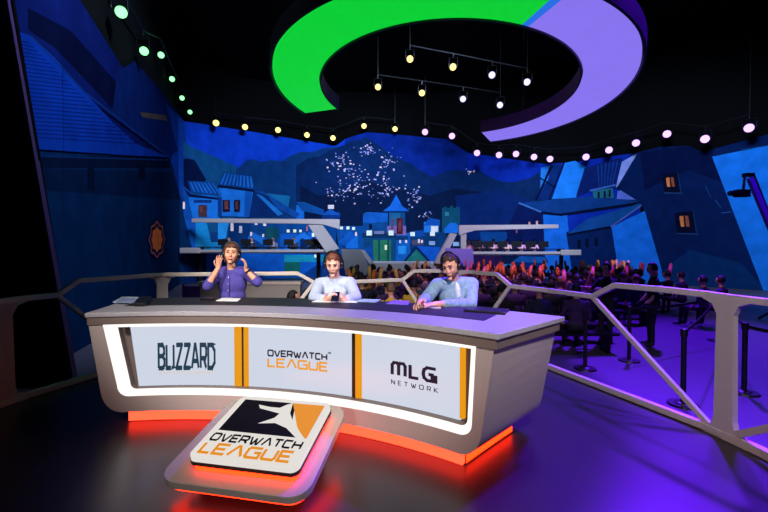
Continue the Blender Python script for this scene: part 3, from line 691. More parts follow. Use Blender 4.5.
for px, zt in ((2, ZJ), (162, ZR), (240, ZR), (455, ZR), (728, 1.12)):
    p = rpt(px, z=0); e = rpt(px + 1, z=0) - rpt(px - 1, z=0); e.normalize(); nn = Vector((-e.y, e.x, 0))
    bm = BM(); wt = .075; prof = []
    for s, k in ((-1, 1), (1, -1)):
        pass
    pts = [(-wt - .10, .0), (-wt - .10, .06), (-wt - .02, .09), (-wt, .16), (-wt * .85, zt - .14), (-wt - .03, zt - .06), (-wt - .12, zt - .025), (-wt - .12, zt + .02),
           (wt + .12, zt + .02), (wt + .12, zt - .025), (wt + .03, zt - .06), (wt * .85, zt - .14), (wt, .16), (wt + .02, .09), (wt + .10, .06), (wt + .10, 0)]
    prism(bm, [p + e * a - nn * .025 + Vector((0, 0, z)) for a, z in pts], nn * .05); obj('post', bm, RAILM, RL)

# ------------------------------------------------------------------ arena pieces: low wall, centre stage, balconies
WALLG = mat('grey_barrier', (128, 120, 118), .6, vary=.06, scale=4)
o = thing('barrier_wall', 'low grey barrier wall behind the presenter in the purple shirt', 'barrier', gd(240, 298, 7.2))
bm = BM(); a, b = gd(199, 284, 7.2), gd(300, 283, 7.2)
box(bm, ((a.x + b.x) / 2 - o.location.x, .1, .15 - o.location.z), (b.x - a.x, .2, 1.4)); obj('wall_panel', bm, WALLG, o)
bm = BM(); box(bm, ((a.x + b.x) / 2 - o.location.x, .1, .87 - o.location.z), (b.x - a.x + .04, .26, .05)); obj('capping', bm, SILVER, o)
o = thing('barrier_panel', 'short purple fabric panel at the left end of the grey barrier wall', 'barrier', gd(190, 298, 7.15))
bm = BM(); box(bm, (0, .1, .13 - o.location.z), (.32, .12, 1.36)); obj('fabric', bm, mat('purple_fabric', (70, 30, 130), .8), o)
bm = BM(); tube(bm, [(-.17, .1, -.55 - o.location.z), (-.17, .1, .84 - o.location.z), (.17, .1, .84 - o.location.z), (.17, .1, -.55 - o.location.z)], .02); obj('frame', bm, DARKMET, o)

CS = thing('centre_stage', 'silver centre stage platform with flared side wings below the painted tower', 'stage', gd(405, 290, 20))
CS.location.z = -.55
def cq(px, py, D): return gd(px, py, D) - CS.location
bm = BM(); prism(bm, [cq(370, 263.5, 20), cq(440, 263.5, 20), cq(440, 271, 20), cq(374, 271, 20)], (0, 3.5, 0)); obj('platform_edge', bm, SILVER, CS)
bm = BM(); a = cq(374, 271, 20.3); b = cq(440, 271, 20.3); prism(bm, [a, b, (b.x, b.y, 0), (a.x, a.y, 0)], (0, 3, 0)); obj('platform_base', bm, WALLG, CS)
bm = BM(); prism(bm, [cq(341, 249, 19.8), cq(361, 249.5, 19.8), cq(377, 285, 19.8), cq(348, 288, 19.8)], (0, .6, 0)); obj('wing', bm, WALLG, CS)
bm = BM(); prism(bm, [cq(446, 248, 19.8), cq(473, 249, 19.8), cq(475, 285, 19.8), cq(436, 285, 19.8)], (0, .6, 0)); obj('wing', bm, mat('lilac_panel', (130, 100, 180), .6), CS)
bm = BM(); prism(bm, [cq(451, 233, 20.0), cq(457, 234, 20.0), cq(441, 266, 20.0), cq(433, 266, 20.0)], (0, .5, 0)); obj('leaning_beam', bm, SILVER, CS)
bm = BM(); prism(bm, [cq(360, 250, 20.0), cq(364, 250, 20.0), cq(376, 266, 20.0), cq(371, 266, 20.0)], (0, .5, 0)); obj('leaning_beam', bm, SILVER, CS)

PINKSK = mat('pale_skin', (214, 160, 150), .6)
def player_bm():
    bm = BM()
    capsule(bm, (0, 0, .0), (0, 0, .30), .17, .16, 8); ball(bm, (0, -.02, .58), (.095, .11, .13), 8); capsule(bm, (0, 0, .34), (0, 0, .48), .06, .055, 6)
    for s in (-1, 1): capsule(bm, (s * .2, 0, .34), (s * .26, -.18, .1), .065, .05, 6); capsule(bm, (s * .26, -.18, .1), (s * .12, -.4, .12), .05, .04, 6)
    return bm
def balcony(name, label, x0, x1, ydeck, ybeam, D, open_right, shirts, kind):
    a, b = gd(x0, ydeck, D), gd(x1, ydeck, D)
    t = thing(name, label, 'balcony', ((a.x + b.x) / 2, D, a.z))
    Lx = b.x - a.x
    bm = BM(); box(bm, (0, 1.2, -.06), (Lx, 2.4, .16)); obj('deck', bm, WALLG, t)
    bm = BM(); box(bm, (0, -.02, -.02), (Lx, .06, .14)); obj('deck_edge', bm, SILVER, t, bevel=.01)
    s = 1 if open_right else -1
    bm = BM(); ex_ = -s * Lx / 2
    box(bm, (ex_ + s * .55, -.08, 0), (1.1, .16, .30)); obj('end_cap', bm, SILVER, t, bevel=.03)
    zb = gd(x0, ybeam, D).z - t.location.z
    # upper beam, thick flared end towards the centre
    xc = s * (Lx / 2 + (.85 if open_right else .15)); xo = -s * (Lx / 2 - (.6 if open_right else 1.2))
    bm = BM(); prism(bm, [(xo, 0, zb - .14), (xo, 0, zb + .06), (xc, 0, zb + .02), (xc, 0, zb - .52), (xc - s * .9, 0, zb - .26), (xc - s * 2.2, 0, zb - .22)], (0, .35, 0)); obj('upper_beam', bm, SILVER, t)
    bm = BM()
    if open_right: prism(bm, [(xc - 1.75, .05, zb - .25), (xc - .95, .05, zb - .28), (xc - .05, .05, .1), (xc - .75, .05, -.1)], (0, .3, 0))
    else: prism(bm, [(xc + .1, .05, zb - .3), (xc + .4, .05, zb - .3), (xc + .4, .05, 0), (xc + .1, .05, 0)], (0, .3, 0))
    obj('brace', bm, SILVER, t)
    for xx in (-Lx / 2 + .5, Lx / 2 - .5):
        bm = BM(); tube(bm, [(xx, 1.2, -.55 - t.location.z), (xx, 1.2, -.14)], .12); obj('support_column', bm, DARKMET, t)
    top_z = t.location.z + .02
    bm = BM(); box(bm, (0, .55, .16), (Lx - 1.4, .5, .05)); 
    for xx in (-Lx / 2 + .9, 0, Lx / 2 - .9): box(bm, (xx, .55, .08), (.08, .4, .15))
    dk = obj('player_desk', bm, DARKMET); dk.location = t.location + Vector((0, 0, .022))
    tag(dk, 'long low black gaming desk on the %s balcony' % ('left' if open_right else 'right'), 'desk')
    return t, Lx
pbm = player_bm(); pme = bpy.data.meshes.new('player_body'); pbm.to_mesh(pme); pbm.free()
SH2 = mat('team_shirt', (255, 255, 255), .8, objcol=True)
pme.materials.append(SH2); pme.materials.append(PINKSK)
for p in pme.polygons:
    p.material_index = 1 if p.center.z > .40 else 0
    p.use_smooth = True
hb = BM(); ball(hb, (0, .015, .615), (.1, .115, .115), 8); hme = bpy.data.meshes.new('player_hair'); hb.to_mesh(hme); hb.free(); hme.materials.append(mat('black_hair', (18, 14, 14), .6))
def add_monitor(loc, label, group):
    t = thing('monitor', label, 'monitor', loc, group)
    bm = BM(); box(bm, (0, 0, .25), (.56, .05, .34)); obj('panel', bm, PLASTIC, t)
    bm = BM(); box(bm, (0, .03, .06), (.06, .05, .12)); box(bm, (0, .03, .006), (.24, .18, .012)); obj('stand', bm, PLASTIC, t)
def add_player(loc, col, label, group, rot=0):
    t = thing('person', label, 'person', loc, group); t.rotation_euler.z = rot
    o = bpy.data.objects.new('body', pme); COL.objects.link(o); o.parent = t; o.color = (*lin(col), 1)
    o = bpy.data.objects.new('hair', hme); COL.objects.link(o); o.parent = t
BLt, LxL = balcony('team_balcony', 'long silver player balcony in front of the painted houses at left', 181, 324, 250.5, 219.5, 22, True, None, 0)
BRt, LxR = balcony('team_balcony', 'long silver player balcony on the right, with players in pink light', 462, 580, 252.5, 225.5, 22, False, None, 1)
for k, px in enumerate((223, 246, 268, 289, 310, 332)):
    p = gd(px if px < 320 else 319, 249, 22.55); z = BLt.location.z + .21
    side = ('end furthest from the centre stage', 'second from the outer end', 'third from the outer end', 'third from the centre stage', 'second from the centre stage', 'end nearest the centre stage')[k]
    add_monitor((p.x, 22.55, z), 'small black monitor on the left balcony desk, ' + side, 'monitors on the left balcony')
    add_player((p.x + .12, 23.15, BLt.location.z + .04), ((150, 150, 160), (30, 34, 60), (120, 110, 130), (40, 40, 60), (120, 120, 130), (30, 30, 40))[k], 'seated player behind a monitor on the left balcony, ' + side, 'players on the left balcony')
for k, px in enumerate((471, 482, 496, 510, 524, 537)):
    p = gd(px, 249, 22.55); z = BRt.location.z + .04
    side = ('end nearest the centre stage', 'second from the centre stage', 'third from the centre stage', 'third from the outer end', 'second from the outer end', 'outer end of the row')[k]
    add_player((p.x, 22.5 + .6, z), ((230, 150, 180), (236, 160, 190), (240, 180, 200), (250, 200, 200), (240, 170, 200), (240, 180, 200))[k], 'seated player tinted by pink light on the right balcony, ' + side, 'players on the right balcony')  # pink stage light put into the shirt colours
    add_monitor((p.x + .36, 22.55, BRt.location.z + .21), 'small black monitor on the right balcony desk, ' + side, 'monitors on the right balcony')

# ------------------------------------------------------------------ stage lights in the dark
def make_light_meshes():
    bm = BM(); cyl(bm, (0, 0, -.22), .2, .4, 20, .25); cyl(bm, (0, 0, -.5), .16, .2, 16, .2); h = bpy.data.meshes.new('housing'); bm.to_mesh(h); bm.free(); h.materials.append(DARKMET)
    bm = BM(); cyl(bm, (0, 0, 0), .215, .02, 24); l = bpy.data.meshes.new('lens'); bm.to_mesh(l); bm.free()
    return h, l
hme_, lme_ = make_light_meshes()
lens_m = {'green': mat('green_white_lamp', (130, 255, 150), .4, 0, 2.6), 'yellow': mat('warm_lamp', (255, 226, 130), .4, 0, 2.0), 'purple': mat('violet_lamp', (206, 160, 255), .4, 0, 2.2), 'white': mat('cool_lamp', (205, 200, 255), .4, 0, 1.7)}
lens_me = {}
for k, m in lens_m.items():
    me = lme_.copy(); me.materials.append(m); lens_me[k] = me
def wall_D(px):
    k = (px - 384) / F
    for u0, u1, A, B in SEG:
        if min(u0, u1) <= k <= max(u0, u1):
            d = B - A; s = (A.x - k * A.y) / (k * d.y - d.x); return A.y + d.y * s
    return 15
LPTS = {}
def stage_light(px, py, D, kind, label, group, sc=1.0):
    p = gd(px, py, D)
    t = thing('stage_light', label, 'spotlight', p, group)
    aim = (Vector((0, 2.5, 1.2)) - p)
    for nm, me in (('housing', hme_), ('lens', lens_me[kind])):
        o = bpy.data.objects.new(nm, me); COL.objects.link(o); o.parent = t
        o.rotation_euler = aim.to_track_quat('Z', 'Y').to_euler(); o.scale = (sc,) * 3
        if nm == 'lens': o.location = aim.normalized() * .02
    bm = BM(); back = aim.normalized() * -.25
    sd = aim.cross(Vector((0, 0, 1))).normalized() * .29 * sc
    tube(bm, [back + sd, back + sd + Vector((0, 0, .42)), back - sd + Vector((0, 0, .42)), back - sd], .02, 6)
    tube(bm, [back + Vector((0, 0, .42)), back + Vector((0, 0, .62))], .025, 6)
    obj('yoke', bm, DARKMET, t)
    return p + back + Vector((0, 0, .62))
left = [(121, 12), (144, 51), (161, 55), (172, 79), (182, 98), (190, 112)]
ll = ['topmost', 'second from the top', 'third from the top', 'fourth from the top', 'second from the bottom', 'lowest']
pl_ = []
for k, (x, y) in enumerate(left): pl_.append(stage_light(x, y, wall_D(x) - .9, 'green', 'greenish spotlight in the sloping row over the left wall, ' + ll[k], 'spotlights over the left wall', (.6, .56, .52, .54, .55, .52)[k]))
yl = [(216, 123), (245, 127), (278, 130), (307, 135), (333, 138), (364, 126), (395, 129)]
yn = ['leftmost', 'second from the left', 'third from the left', 'middle one', 'third from the right', 'second from the right', 'rightmost']
py_ = []
for k, (x, y) in enumerate(yl): py_.append(stage_light(x, y, wall_D(x) - .9, 'yellow', 'warm yellow spotlight in the row above the painted sky, ' + yn[k], 'yellow spotlights above the painted sky', .8))
pu = [(425, 132), (452, 136), (477, 153), (499, 155), (516, 154), (534, 157), (550, 159), (586, 157), (609, 150), (636, 143), (667, 134), (705, 139), (749, 128)]
pnm = ['leftmost', 'second from the left', 'third from the left', 'fourth from the left', 'fifth from the left', 'sixth from the left', 'middle one', 'sixth from the right', 'fifth from the right', 'fourth from the right', 'third from the right', 'second from the right', 'rightmost and largest']
pp_ = []
for k, (x, y) in enumerate(pu): pp_.append(stage_light(x, y, min(wall_D(x) - .9, 26), 'purple', 'violet spotlight in the row over the right backdrop, ' + pnm[k], 'violet spotlights over the backdrop', .88))
inn = [(410, 59, 'yellow'), (453, 67, 'yellow'), (378, 87, 'yellow'), (422, 93, 'yellow'), (492, 75, 'white'), (463, 99, 'white'), (500, 105, 'white'), (527, 82, 'white')]
inm = ['warm spotlight inside the ring, uppermost left', 'warm spotlight inside the ring, right of the uppermost one', 'warm spotlight inside the ring, leftmost', 'warm spotlight inside the ring, lowest', 'pale violet spotlight inside the ring, upper middle', 'pale violet spotlight inside the ring, lower left', 'pale violet spotlight inside the ring, lower right', 'pale violet spotlight inside the ring, rightmost']
pi_ = []
for k, (x, y, c) in enumerate(inn): pi_.append(stage_light(x, y, (19, 19, 21, 21, 19, 21, 21, 19)[k], c, inm[k], 'spotlights seen inside the ring', .7))
def pipe(pts, label):
    ctr_ = sum(pts, Vector()) / len(pts)
    t = thing('lighting_pipe', label, 'pipe', ctr_)
    bm = BM(); tube(bm, [p - ctr_ for p in pts], .035, 8); obj('pipe', bm, DARKMET, t)
    bm = BM()
    for p in (pts[0], pts[-1]): bm = BM(); tube(bm, [p - ctr_, Vector((p.x, p.y, 12.6)) - ctr_], .015, 6); obj('hanger', bm, DARKMET, t)
pipe(pl_, 'black lighting pipe carrying the greenish spotlights over the left wall')
pipe(py_, 'black lighting pipe carrying the yellow spotlights above the painted sky')
pipe(pp_, 'black lighting pipe carrying the violet spotlights over the backdrop')
pipe([pi_[0], pi_[1], pi_[4], pi_[7]], 'black lighting pipe inside the ring, upper one')
pipe([pi_[2], pi_[3], pi_[5], pi_[6]], 'black lighting pipe inside the ring, lower one')
for x, y, pw in ((499, 155, 60), (534, 157, 60), (586, 157, 60), (636, 143, 60), (705, 139, 60), (749, 128, 60)):     # violet spill on the soffit
    p = gd(x, y, wall_D(x) - 1.0); spot('violet_spill', p + Vector((0, -.3, .1)), p + Vector((0, 3, 1.6)), 14, (.3, .05, 1), 150, 1, .1)
# ------------------------------------------------------------------ people
def remesh(bm, voxel, it=4, name='body'):
    me = bpy.data.meshes.new(name); bm.to_mesh(me); bm.free()
    o = bpy.data.objects.new('temp', me); COL.objects.link(o)
    r = o.modifiers.new('r', 'REMESH'); r.mode = 'VOXEL'; r.voxel_size = voxel
    if it: s = o.modifiers.new('s', 'SMOOTH'); s.iterations = it; s.factor = .5
    dg = bpy.context.evaluated_depsgraph_get(); dg.update()
    out = bpy.data.meshes.new_from_object(o.evaluated_get(dg)); out.name = name
    bpy.data.objects.remove(o); bpy.data.meshes.remove(me)
    for p in out.polygons: p.use_smooth = True
    return out
def head_shape(target, M):
    bm = BM(); vs = ball(bm, (0, 0, 0), 1, 28)
    for v in vs:
        x, y, z = v.co
        wd = .077; 
        if z < 0: wd *= 1 - .34 * (-z) ** 1.6
        Y = y * .098
        if y < -.55: Y = -.098 * (.55 + (-y - .55) * .62)
        if z < -.3 and y < 0: Y += -.016 * (-z - .3)
        if z < -.3 and y > 0: Y *= 1 - .5 * (-z - .3)
        v.co = (x * wd, Y, z * .122)
    capsule(bm, (0, -.080, .022), (0, -.098, -.020), .008, .014, 8)          # nose
    for s in (-1, 1):
        ball(bm, (s * .012, -.089, -.024), (.010, .010, .008), 6)
        ball(bm, (s * .077, .010, -.008), (.011, .022, .034), 8)               # ears
        ball(bm, (s * .040, -.066, -.022), (.022, .016, .018), 8)              # cheeks
        capsule(bm, (s * .014, -.083, .036), (s * .045, -.074, .036), .008, .006, 6)   # brow ridge
    ball(bm, (0, -.078, -.100), (.024, .016, .016), 8)                         # chin
    capsule(bm, (-.018, -.083, -.058), (.018, -.083, -.058), .009, .009, 8)    # lips
    me = bpy.data.meshes.new('temp'); bm.to_mesh(me); bm.free(); me.transform(M); target.from_mesh(me); bpy.data.meshes.remove(me)
def hand_shape(bm, wrist, direction, normal, side, curl=.35, sc=1.0, spread=.12):
    d = Vector(direction).normalized(); n = Vector(normal); n = (n - d * n.dot(d)).normalized(); a = d.cross(n).normalized()
    w = Vector(wrist)
    B = Matrix((a, d, n)).transposed()
    ball(bm, w + d * .048 * sc, (.040 * sc, .052 * sc, .017 * sc), 12, B)
    capsule(bm, w - d * .01, w + d * .03 * sc, .024 * sc, .026 * sc, 8)
    for i, L in enumerate((.070, .080, .074, .058)):
        k = (i - 1.5)
        p = w + d * (.088 - .004 * abs(k)) * sc + a * k * .0205 * sc
        dd = (d + a * k * spread).normalized(); c = curl * .5; 
        for f, rr in ((.45, .0092), (.30, .0086), (.25, .0078)):
            v = (dd * math.cos(c) + n * math.sin(c)); q = p + v * L * f * sc
            capsule(bm, p, q, rr * sc, rr * .92 * sc, 7); p = q; c += curl
    p = w + d * .028 * sc + a * side * .034 * sc
    v = (d * .62 + a * side * .70 + n * .25).normalized(); q = p + v * .042 * sc
    capsule(bm, p, q, .0125 * sc, .0105 * sc, 7)
    v = (d * .85 + a * side * .25 + n * .35).normalized(); capsule(bm, q, q + v * .032 * sc, .0105 * sc, .0085 * sc, 7)
def rim(bm, k, c=(0, 0, 0)):
    be = [e for e in bm.edges if e.is_boundary]
    g = bmesh.ops.extrude_edge_only(bm, edges=be)['geom']
    for v in g:
        if isinstance(v, bmesh.types.BMVert): v.co = Vector(c) + (v.co - Vector(c)) * k
def hair_shape(M, style):
    bm = BM(); vs = ball(bm, (0, 0, 0), 1, 30)
    rnd = random.Random(3)
    def line_z(y): 
        f = {'short': (.62, -.35), 'long': (.60, -.75), 'crop': (.68, -.30)}[style]
        if y < -.45: return f[0]
        if y < .05: return f[0] + (f[1] * .35 - f[0]) * ((y + .45) / .5)
        return f[1]
    dead = [f for f in bm.faces if f.calc_center_median().z < line_z(f.calc_center_median().y) + .07 * math.sin(f.calc_center_median().x * 7 + 1)]
    bmesh.ops.delete(bm, geom=dead, context='FACES')
    for v in bm.verts:
        x, y, z = v.co; k = {'short': 1.10, 'long': 1.16, 'crop': 1.07}[style]
        k += .05 * math.sin(x * 11 + z * 5) * math.sin(y * 9) + rnd.uniform(-.012, .012)
        if y < -.3 and z > .4: k += .06
        v.co = (x * .079 * k, y * .100 * k + .003, z * .124 * k)
    rim(bm, .86)
    for v in bm.verts: v.co = M @ v.co
    return bm
def headset(par, M, mic):
    bm = BM(); pts = [Vector((.098 * math.cos(t), .004, .03 + .122 * math.sin(t))) for t in [PI * i / 16 for i in range(17)]]
    tube(bm, [M @ p for p in pts], .012, 6); 
    hs = obj('headset', bm, PLASTIC, par, True)
    for s in (-1, 1):
        bm = BM(); cyl(bm, (s * .094, .006, -.004), .040, .034, 18, .036, Matrix.Rotation(PI / 2 * s, 3, 'Y')); ball(bm, (s * .082, .006, -.004), (.012, .042, .046), 12)
        for v in bm.verts: v.co = M @ v.co
        obj('ear_cup', bm, PLASTIC, hs, True)
    bm = BM(); tube(bm, [M @ Vector(p) for p in ((mic * .10, .0, -.02), (mic * .098, -.04, -.06), (mic * .075, -.085, -.098), (mic * .04, -.108, -.098))], .005, 6)
    ball(bm, M @ Vector((mic * .036, -.109, -.097)), .010, 8); obj('microphone_boom', bm, PLASTIC, hs, True)
IRIS = mat('dark_eye', (28, 20, 20), .2); LIP = mat('lips', (176, 92, 84), .5); TEETH = mat('teeth', (236, 226, 216), .4)
def presenter(label, P, head, hair, hairstyle, haircol, skin, shirt, sleeves, hands, voxel=.0062, mic=1, smile=False, beard=None, undershirt=None):
    """P: world joints; sleeves: 'short' or 'long'; hands: list of (direction, palm normal, thumb side, curl)"""
    root = thing('person', label, 'person', (P['pelvis'].x, P['pelvis'].y, 0)); o0 = root.location.copy()
    J = {k: v - o0 for k, v in P.items()}
    sv = (J['sr'] - J['sl']).normalized(); up = (J['neck'] - J['pelvis']).normalized(); fw = sv.cross(up).normalized() * -1
    if fw.y > 0: fw = -fw
    B = Matrix((sv, fw.cross(sv).cross(sv) * 0 + (-fw), up)).transposed()
    hm = Matrix.Translation(head['c'] - o0) @ Matrix.Rotation(math.radians(head['yaw']), 4, 'Z') @ Matrix.Rotation(math.radians(head['pitch']), 4, 'X') @ Matrix.Rotation(math.radians(head.get('roll', 0)), 4, 'Y')
    chest = (J['sl'] + J['sr']) / 2 - up * .14
    bm = BM()
    def torso(b, g=0.0):
        ball(b, chest, (.165 + g, .105 + g, .17 + g), 20, B); ball(b, chest - up * .17, (.150 + g, .105 + g, .16 + g), 20, B)
        ball(b, J['pelvis'] + up * .06, (.165 + g, .12 + g, .13 + g), 18, B)
        mid = (J['sl'] + J['sr']) / 2
        for s in ('sl', 'sr'): capsule(b, mid + up * .005, J[s], .070 + g, .058 + g, 12)
    torso(bm)
    capsule(bm, J['neck'] - up * .04, hm @ Vector((0, .018, -.06)), .058, .052, 14)
    head_shape(bm, hm)
    for k in 'lr':
        capsule(bm, J['s' + k], J['e' + k], .052, .042, 12); capsule(bm, J['e' + k], J['w' + k], .042, .027, 12)
    for k, h in zip('lr', hands): hand_shape(bm, J['w' + k], *h)
    for s in (-1, 1):
        hip = J['pelvis'] + sv * s * .09; knee = hip + fw * .22 + Vector((0, 0, -.28)) + sv * s * .03; foot = knee - fw * .06 + Vector((0, 0, -.33))
        capsule(bm, hip, knee, .085, .06, 12); capsule(bm, knee, foot, .058, .04, 12); capsule(bm, foot, foot + fw * .13 - Vector((0, 0, .03)), .04, .032, 10)
    body = remesh(bm, voxel, 3, 'body'); obj('body', body, skin, root)
    # clothing
    bm = BM(); torso(bm, .014)
    for k in 'lr':
        capsule(bm, J['s' + k], J['e' + k], .070, .062 if sleeves == 'long' else .062, 12)
        if sleeves == 'long': 
            e, w_ = J['e' + k], J['w' + k]; capsule(bm, e, e + (w_ - e) * .80, .060, .042, 12)
        else:
            e, w_ = J['e' + k], J['w' + k]; capsule(bm, e, e + (w_ - e) * .10, .060, .056, 12)
    sm = remesh(bm, .013, 2, 'shirt'); so = obj('shirt', sm, shirt, root)
    ncen = J['neck'] - up * .012
    bm = BM()
    for s in (-1, 1):
        pts = [ncen + sv * s * .012 + fw * .075 - up * .035, ncen + sv * s * .055 + fw * .04, ncen + sv * s * .066 - fw * .01 + up * .012, ncen + sv * s * .03 - fw * .055 + up * .02]
        tube(bm, pts, .015, 8, rad=[.010, .017, .018, .016])
    obj('collar', bm, shirt, so, True)
    fr = lambda a, k: chest + up * a + fw * k
    bm = BM(); tube(bm, [chest + up * .115 + fw * .118, chest + fw * .131, chest - up * .12 + fw * .130], .006, sq=(.020, .010)); obj('placket', bm, shirt, so)
    for a, k in ((.10, .127), (.02, .139), (-.06, .139)):
        bm = BM(); ball(bm, fr(a, k), .006, 8); obj('button', bm, TEETH, so)
    if undershirt:
        bm = BM(); ball(bm, chest + up * .05 + fw * .075, (.032, .058, .13), 12, B); obj('undershirt', bm, undershirt, root, True)
    bm = BM()
    for s in (-1, 1):
        hip = J['pelvis'] + sv * s * .09; knee = hip + fw * .22 + Vector((0, 0, -.28)) + sv * s * .03; foot = knee - fw * .06 + Vector((0, 0, -.33))
        capsule(bm, hip, knee, .10, .073, 12); capsule(bm, knee, knee + (foot - knee) * .9, .072, .058, 12)
    obj('trousers', remesh(bm, .018, 2, 'trousers'), mat('dark_trousers', (30, 30, 44), .8), root)
    obj('hair', hair_shape(hm, hairstyle), haircol, root, True)
    for s in (-1, 1):
        bm = BM(); ball(bm, hm @ Vector((s * .031, -.0815, .016)), (.013, .0085, .0065), 8, hm.to_3x3()); obj('eye', bm, IRIS, root, True)
        bm = BM(); capsule(bm, hm @ Vector((s * .016, -.092, .042)), hm @ Vector((s * .048, -.080, .040)), .0045, .0035, 6); obj('eyebrow', bm, haircol, root, True)
    bm = BM(); tube(bm, [hm @ Vector(p) for p in (((-.028, -.082, -.050), (-.012, -.093, -.059), (.012, -.093, -.059), (.028, -.082, -.050)) if smile else ((-.02, -.088, -.058), (0, -.094, -.058), (.02, -.088, -.058)))], .0045, 6); obj('mouth', bm, LIP, root, True)
    if beard is not None:
        bm = BM(); vs = ball(bm, (0, 0, 0), 1, 24)
        bmesh.ops.delete(bm, geom=[f for f in bm.faces if f.calc_center_median().z > -.42 or f.calc_center_median().y > .1], context='FACES')
        for v in bm.verts:
            x, y, z = v.co; Y = y * .100
            if y < -.55: Y = -.100 * (.55 + (-y - .55) * .64)
            v.co = hm @ Vector((x * .079 * (1 - .34 * (-z) ** 1.6), Y - .018 * max(0, -z - .3), z * .124))
        rim(bm, .93, hm @ Vector((0, 0, 0))); obj('beard', bm, beard, root, True)
    headset(root, hm, mic)
    return root, J, o0
def stool(x, y, label):
    t = thing('bar_stool', label, 'stool', (x, y, 0))
    bm = BM(); cyl(bm, (0, 0, .54), .19, .06, 28, .17); obj('seat', bm, PLASTIC, t, bevel=.01)
    bm = BM(); cyl(bm, (0, 0, .27), .03, .50, 16); obj('pole', bm, SILVER, t)
    bm = BM(); cyl(bm, (0, 0, .015), .21, .03, 28, .19); obj('base', bm, SILVER, t)
SK1 = mat('skin_light', (232, 166, 136), .5, vary=.05); SK2 = mat('skin_fair', (236, 178, 156), .5, vary=.05); SK3 = mat('skin_warm', (220, 160, 138), .5, vary=.05)
q = gd
# left presenter, hands raised beside his headset
P1 = dict(pelvis=q(232, 312, 4.98), neck=q(232, 269, 4.93), sl=q(219.5, 272.5, 4.94), sr=q(245.5, 272.5, 4.94), el=q(207.5, 286, 4.68), er=q(257.5, 282, 4.74), wl=q(218, 268.5, 4.70), wr=q(246.5, 270.5, 4.72))
P1['pelvis'].z = .68
presenter('person in a purple short-sleeved shirt and headset raising both hands beside his head', P1,
          dict(c=q(231.3, 254.3, 4.86), yaw=14, pitch=-4, roll=4), None, 'long', mat('brown_hair', (92, 56, 42), .7, vary=.3), SK1,
          mat('purple_cotton', (76, 66, 152), .85, vary=.3, scale=22, bump=.8), 'short',
          [(q(220, 250, 4.74) - q(218, 268, 4.70), Vector((.8, -.5, 0)), -1, .22), (q(243.5, 250, 4.72) - q(246.5, 270, 4.72), Vector((-.75, -.5, 0)), 1, .45)], mic=1, smile=True)
stool(P1['pelvis'].x, P1['pelvis'].y + .02, 'bar stool under the presenter in the purple shirt')
bm = BM(); wv = (P1['wr'] - P1['er']).normalized(); wp = P1['wr'] - wv * .02
bmesh.ops.create_cone(bm, cap_ends=True, segments=20, radius1=.034, radius2=.034, depth=.024, matrix=Matrix.Translation(wp) @ wv.to_track_quat('Z', 'Y').to_matrix().to_4x4())
tag(obj('wristwatch', bm, PLASTIC), 'black wristwatch on the raised arm of the presenter in purple', 'watch')
# middle presenter, looking down at a phone
P2 = dict(pelvis=q(335, 316, 4.56), neck=q(335, 277.5, 4.50), sl=q(319.5, 284, 4.48), sr=q(350, 283, 4.48), el=q(314, 297.5, 4.20), er=q(356, 297, 4.20), wl=q(326, 298.8, 3.99), wr=q(345, 298.8, 3.99))
P2['pelvis'].z = .68
presenter('person in a white shirt and headset looking down at a phone in both hands', P2,
          dict(c=q(333.5, 264, 4.36), yaw=-3, pitch=24), None, 'short', mat('auburn_hair', (104, 56, 36), .7, vary=.3), SK2,
          mat('white_cotton', (176, 188, 214), .85, vary=.08, scale=18, bump=.8), 'long',
          [(Vector((.75, -.55, .12)), Vector((.35, .55, .75)), 1, .55), (Vector((-.75, -.55, .12)), Vector((-.35, .55, .75)), -1, .55)], mic=-1, beard=mat('stubble', (190, 126, 100), .7))
stool(P2['pelvis'].x, P2['pelvis'].y + .02, 'bar stool under the presenter in the white shirt')
t = thing('phone', 'black phone held by the presenter in the white shirt', 'phone', q(335.5, 296.6, 3.90))
Mp = Matrix.Rotation(.5, 3, 'X')
bm = BM(); box(bm, (0, 0, 0), (.075, .150, .009), Mp); obj('case', bm, PLASTIC, t, bevel=.003)
bm = BM(); box(bm, Mp @ Vector((0, 0, .006)), (.066, .135, .002), Mp); obj('glass', bm, mat('phone_glass', (20, 24, 40), .1), t)
# right presenter, writing
P3 = dict(pelvis=q(458, 320, 4.16), neck=q(454, 279.5, 4.08), sl=q(437, 285, 4.05), sr=q(472, 284, 4.10), el=q(427, 298, 3.82), er=q(471, 304, 3.90), wl=q(421, 301.3, 3.56), wr=q(437, 304, 3.58))
P3['pelvis'].z = .68
presenter('person in a blue denim shirt and headset bent over the desk writing', P3,
          dict(c=q(451, 266.5, 3.96), yaw=-32, pitch=20, roll=-5), None, 'crop', mat('dark_brown_hair', (58, 38, 30), .7, vary=.3), SK3,
          mat('denim', (132, 160, 190), .9, vary=.45, scale=24, bump=.8), 'long',
          [(Vector((-.45, -.85, -.1)), Vector((.5, -.1, -.8)), 1, .7), (Vector((-.95, -.3, -.02)), Vector((0, .1, -1)), -1, .25)], mic=-1, beard=mat('dark_stubble', (120, 84, 72), .7), undershirt=mat('white_tee', (226, 230, 240), .8))
stool(P3['pelvis'].x, P3['pelvis'].y + .02, 'bar stool under the presenter in the denim shirt')
t = thing('pen', 'thin dark pen in the writing hand of the presenter in denim', 'pen', q(417, 300, 3.44))
bm = BM(); tube(bm, [(-.01, -.015, -.040), (.02, .02, .075)], .0045, 8); obj('barrel', bm, PLASTIC, t)
bm = BM(); tube(bm, [(-.013, -.0185, -.052), (-.01, -.015, -.040)], .004, 8, rad=[.001, .0045]); obj('tip', bm, SILVER, t)
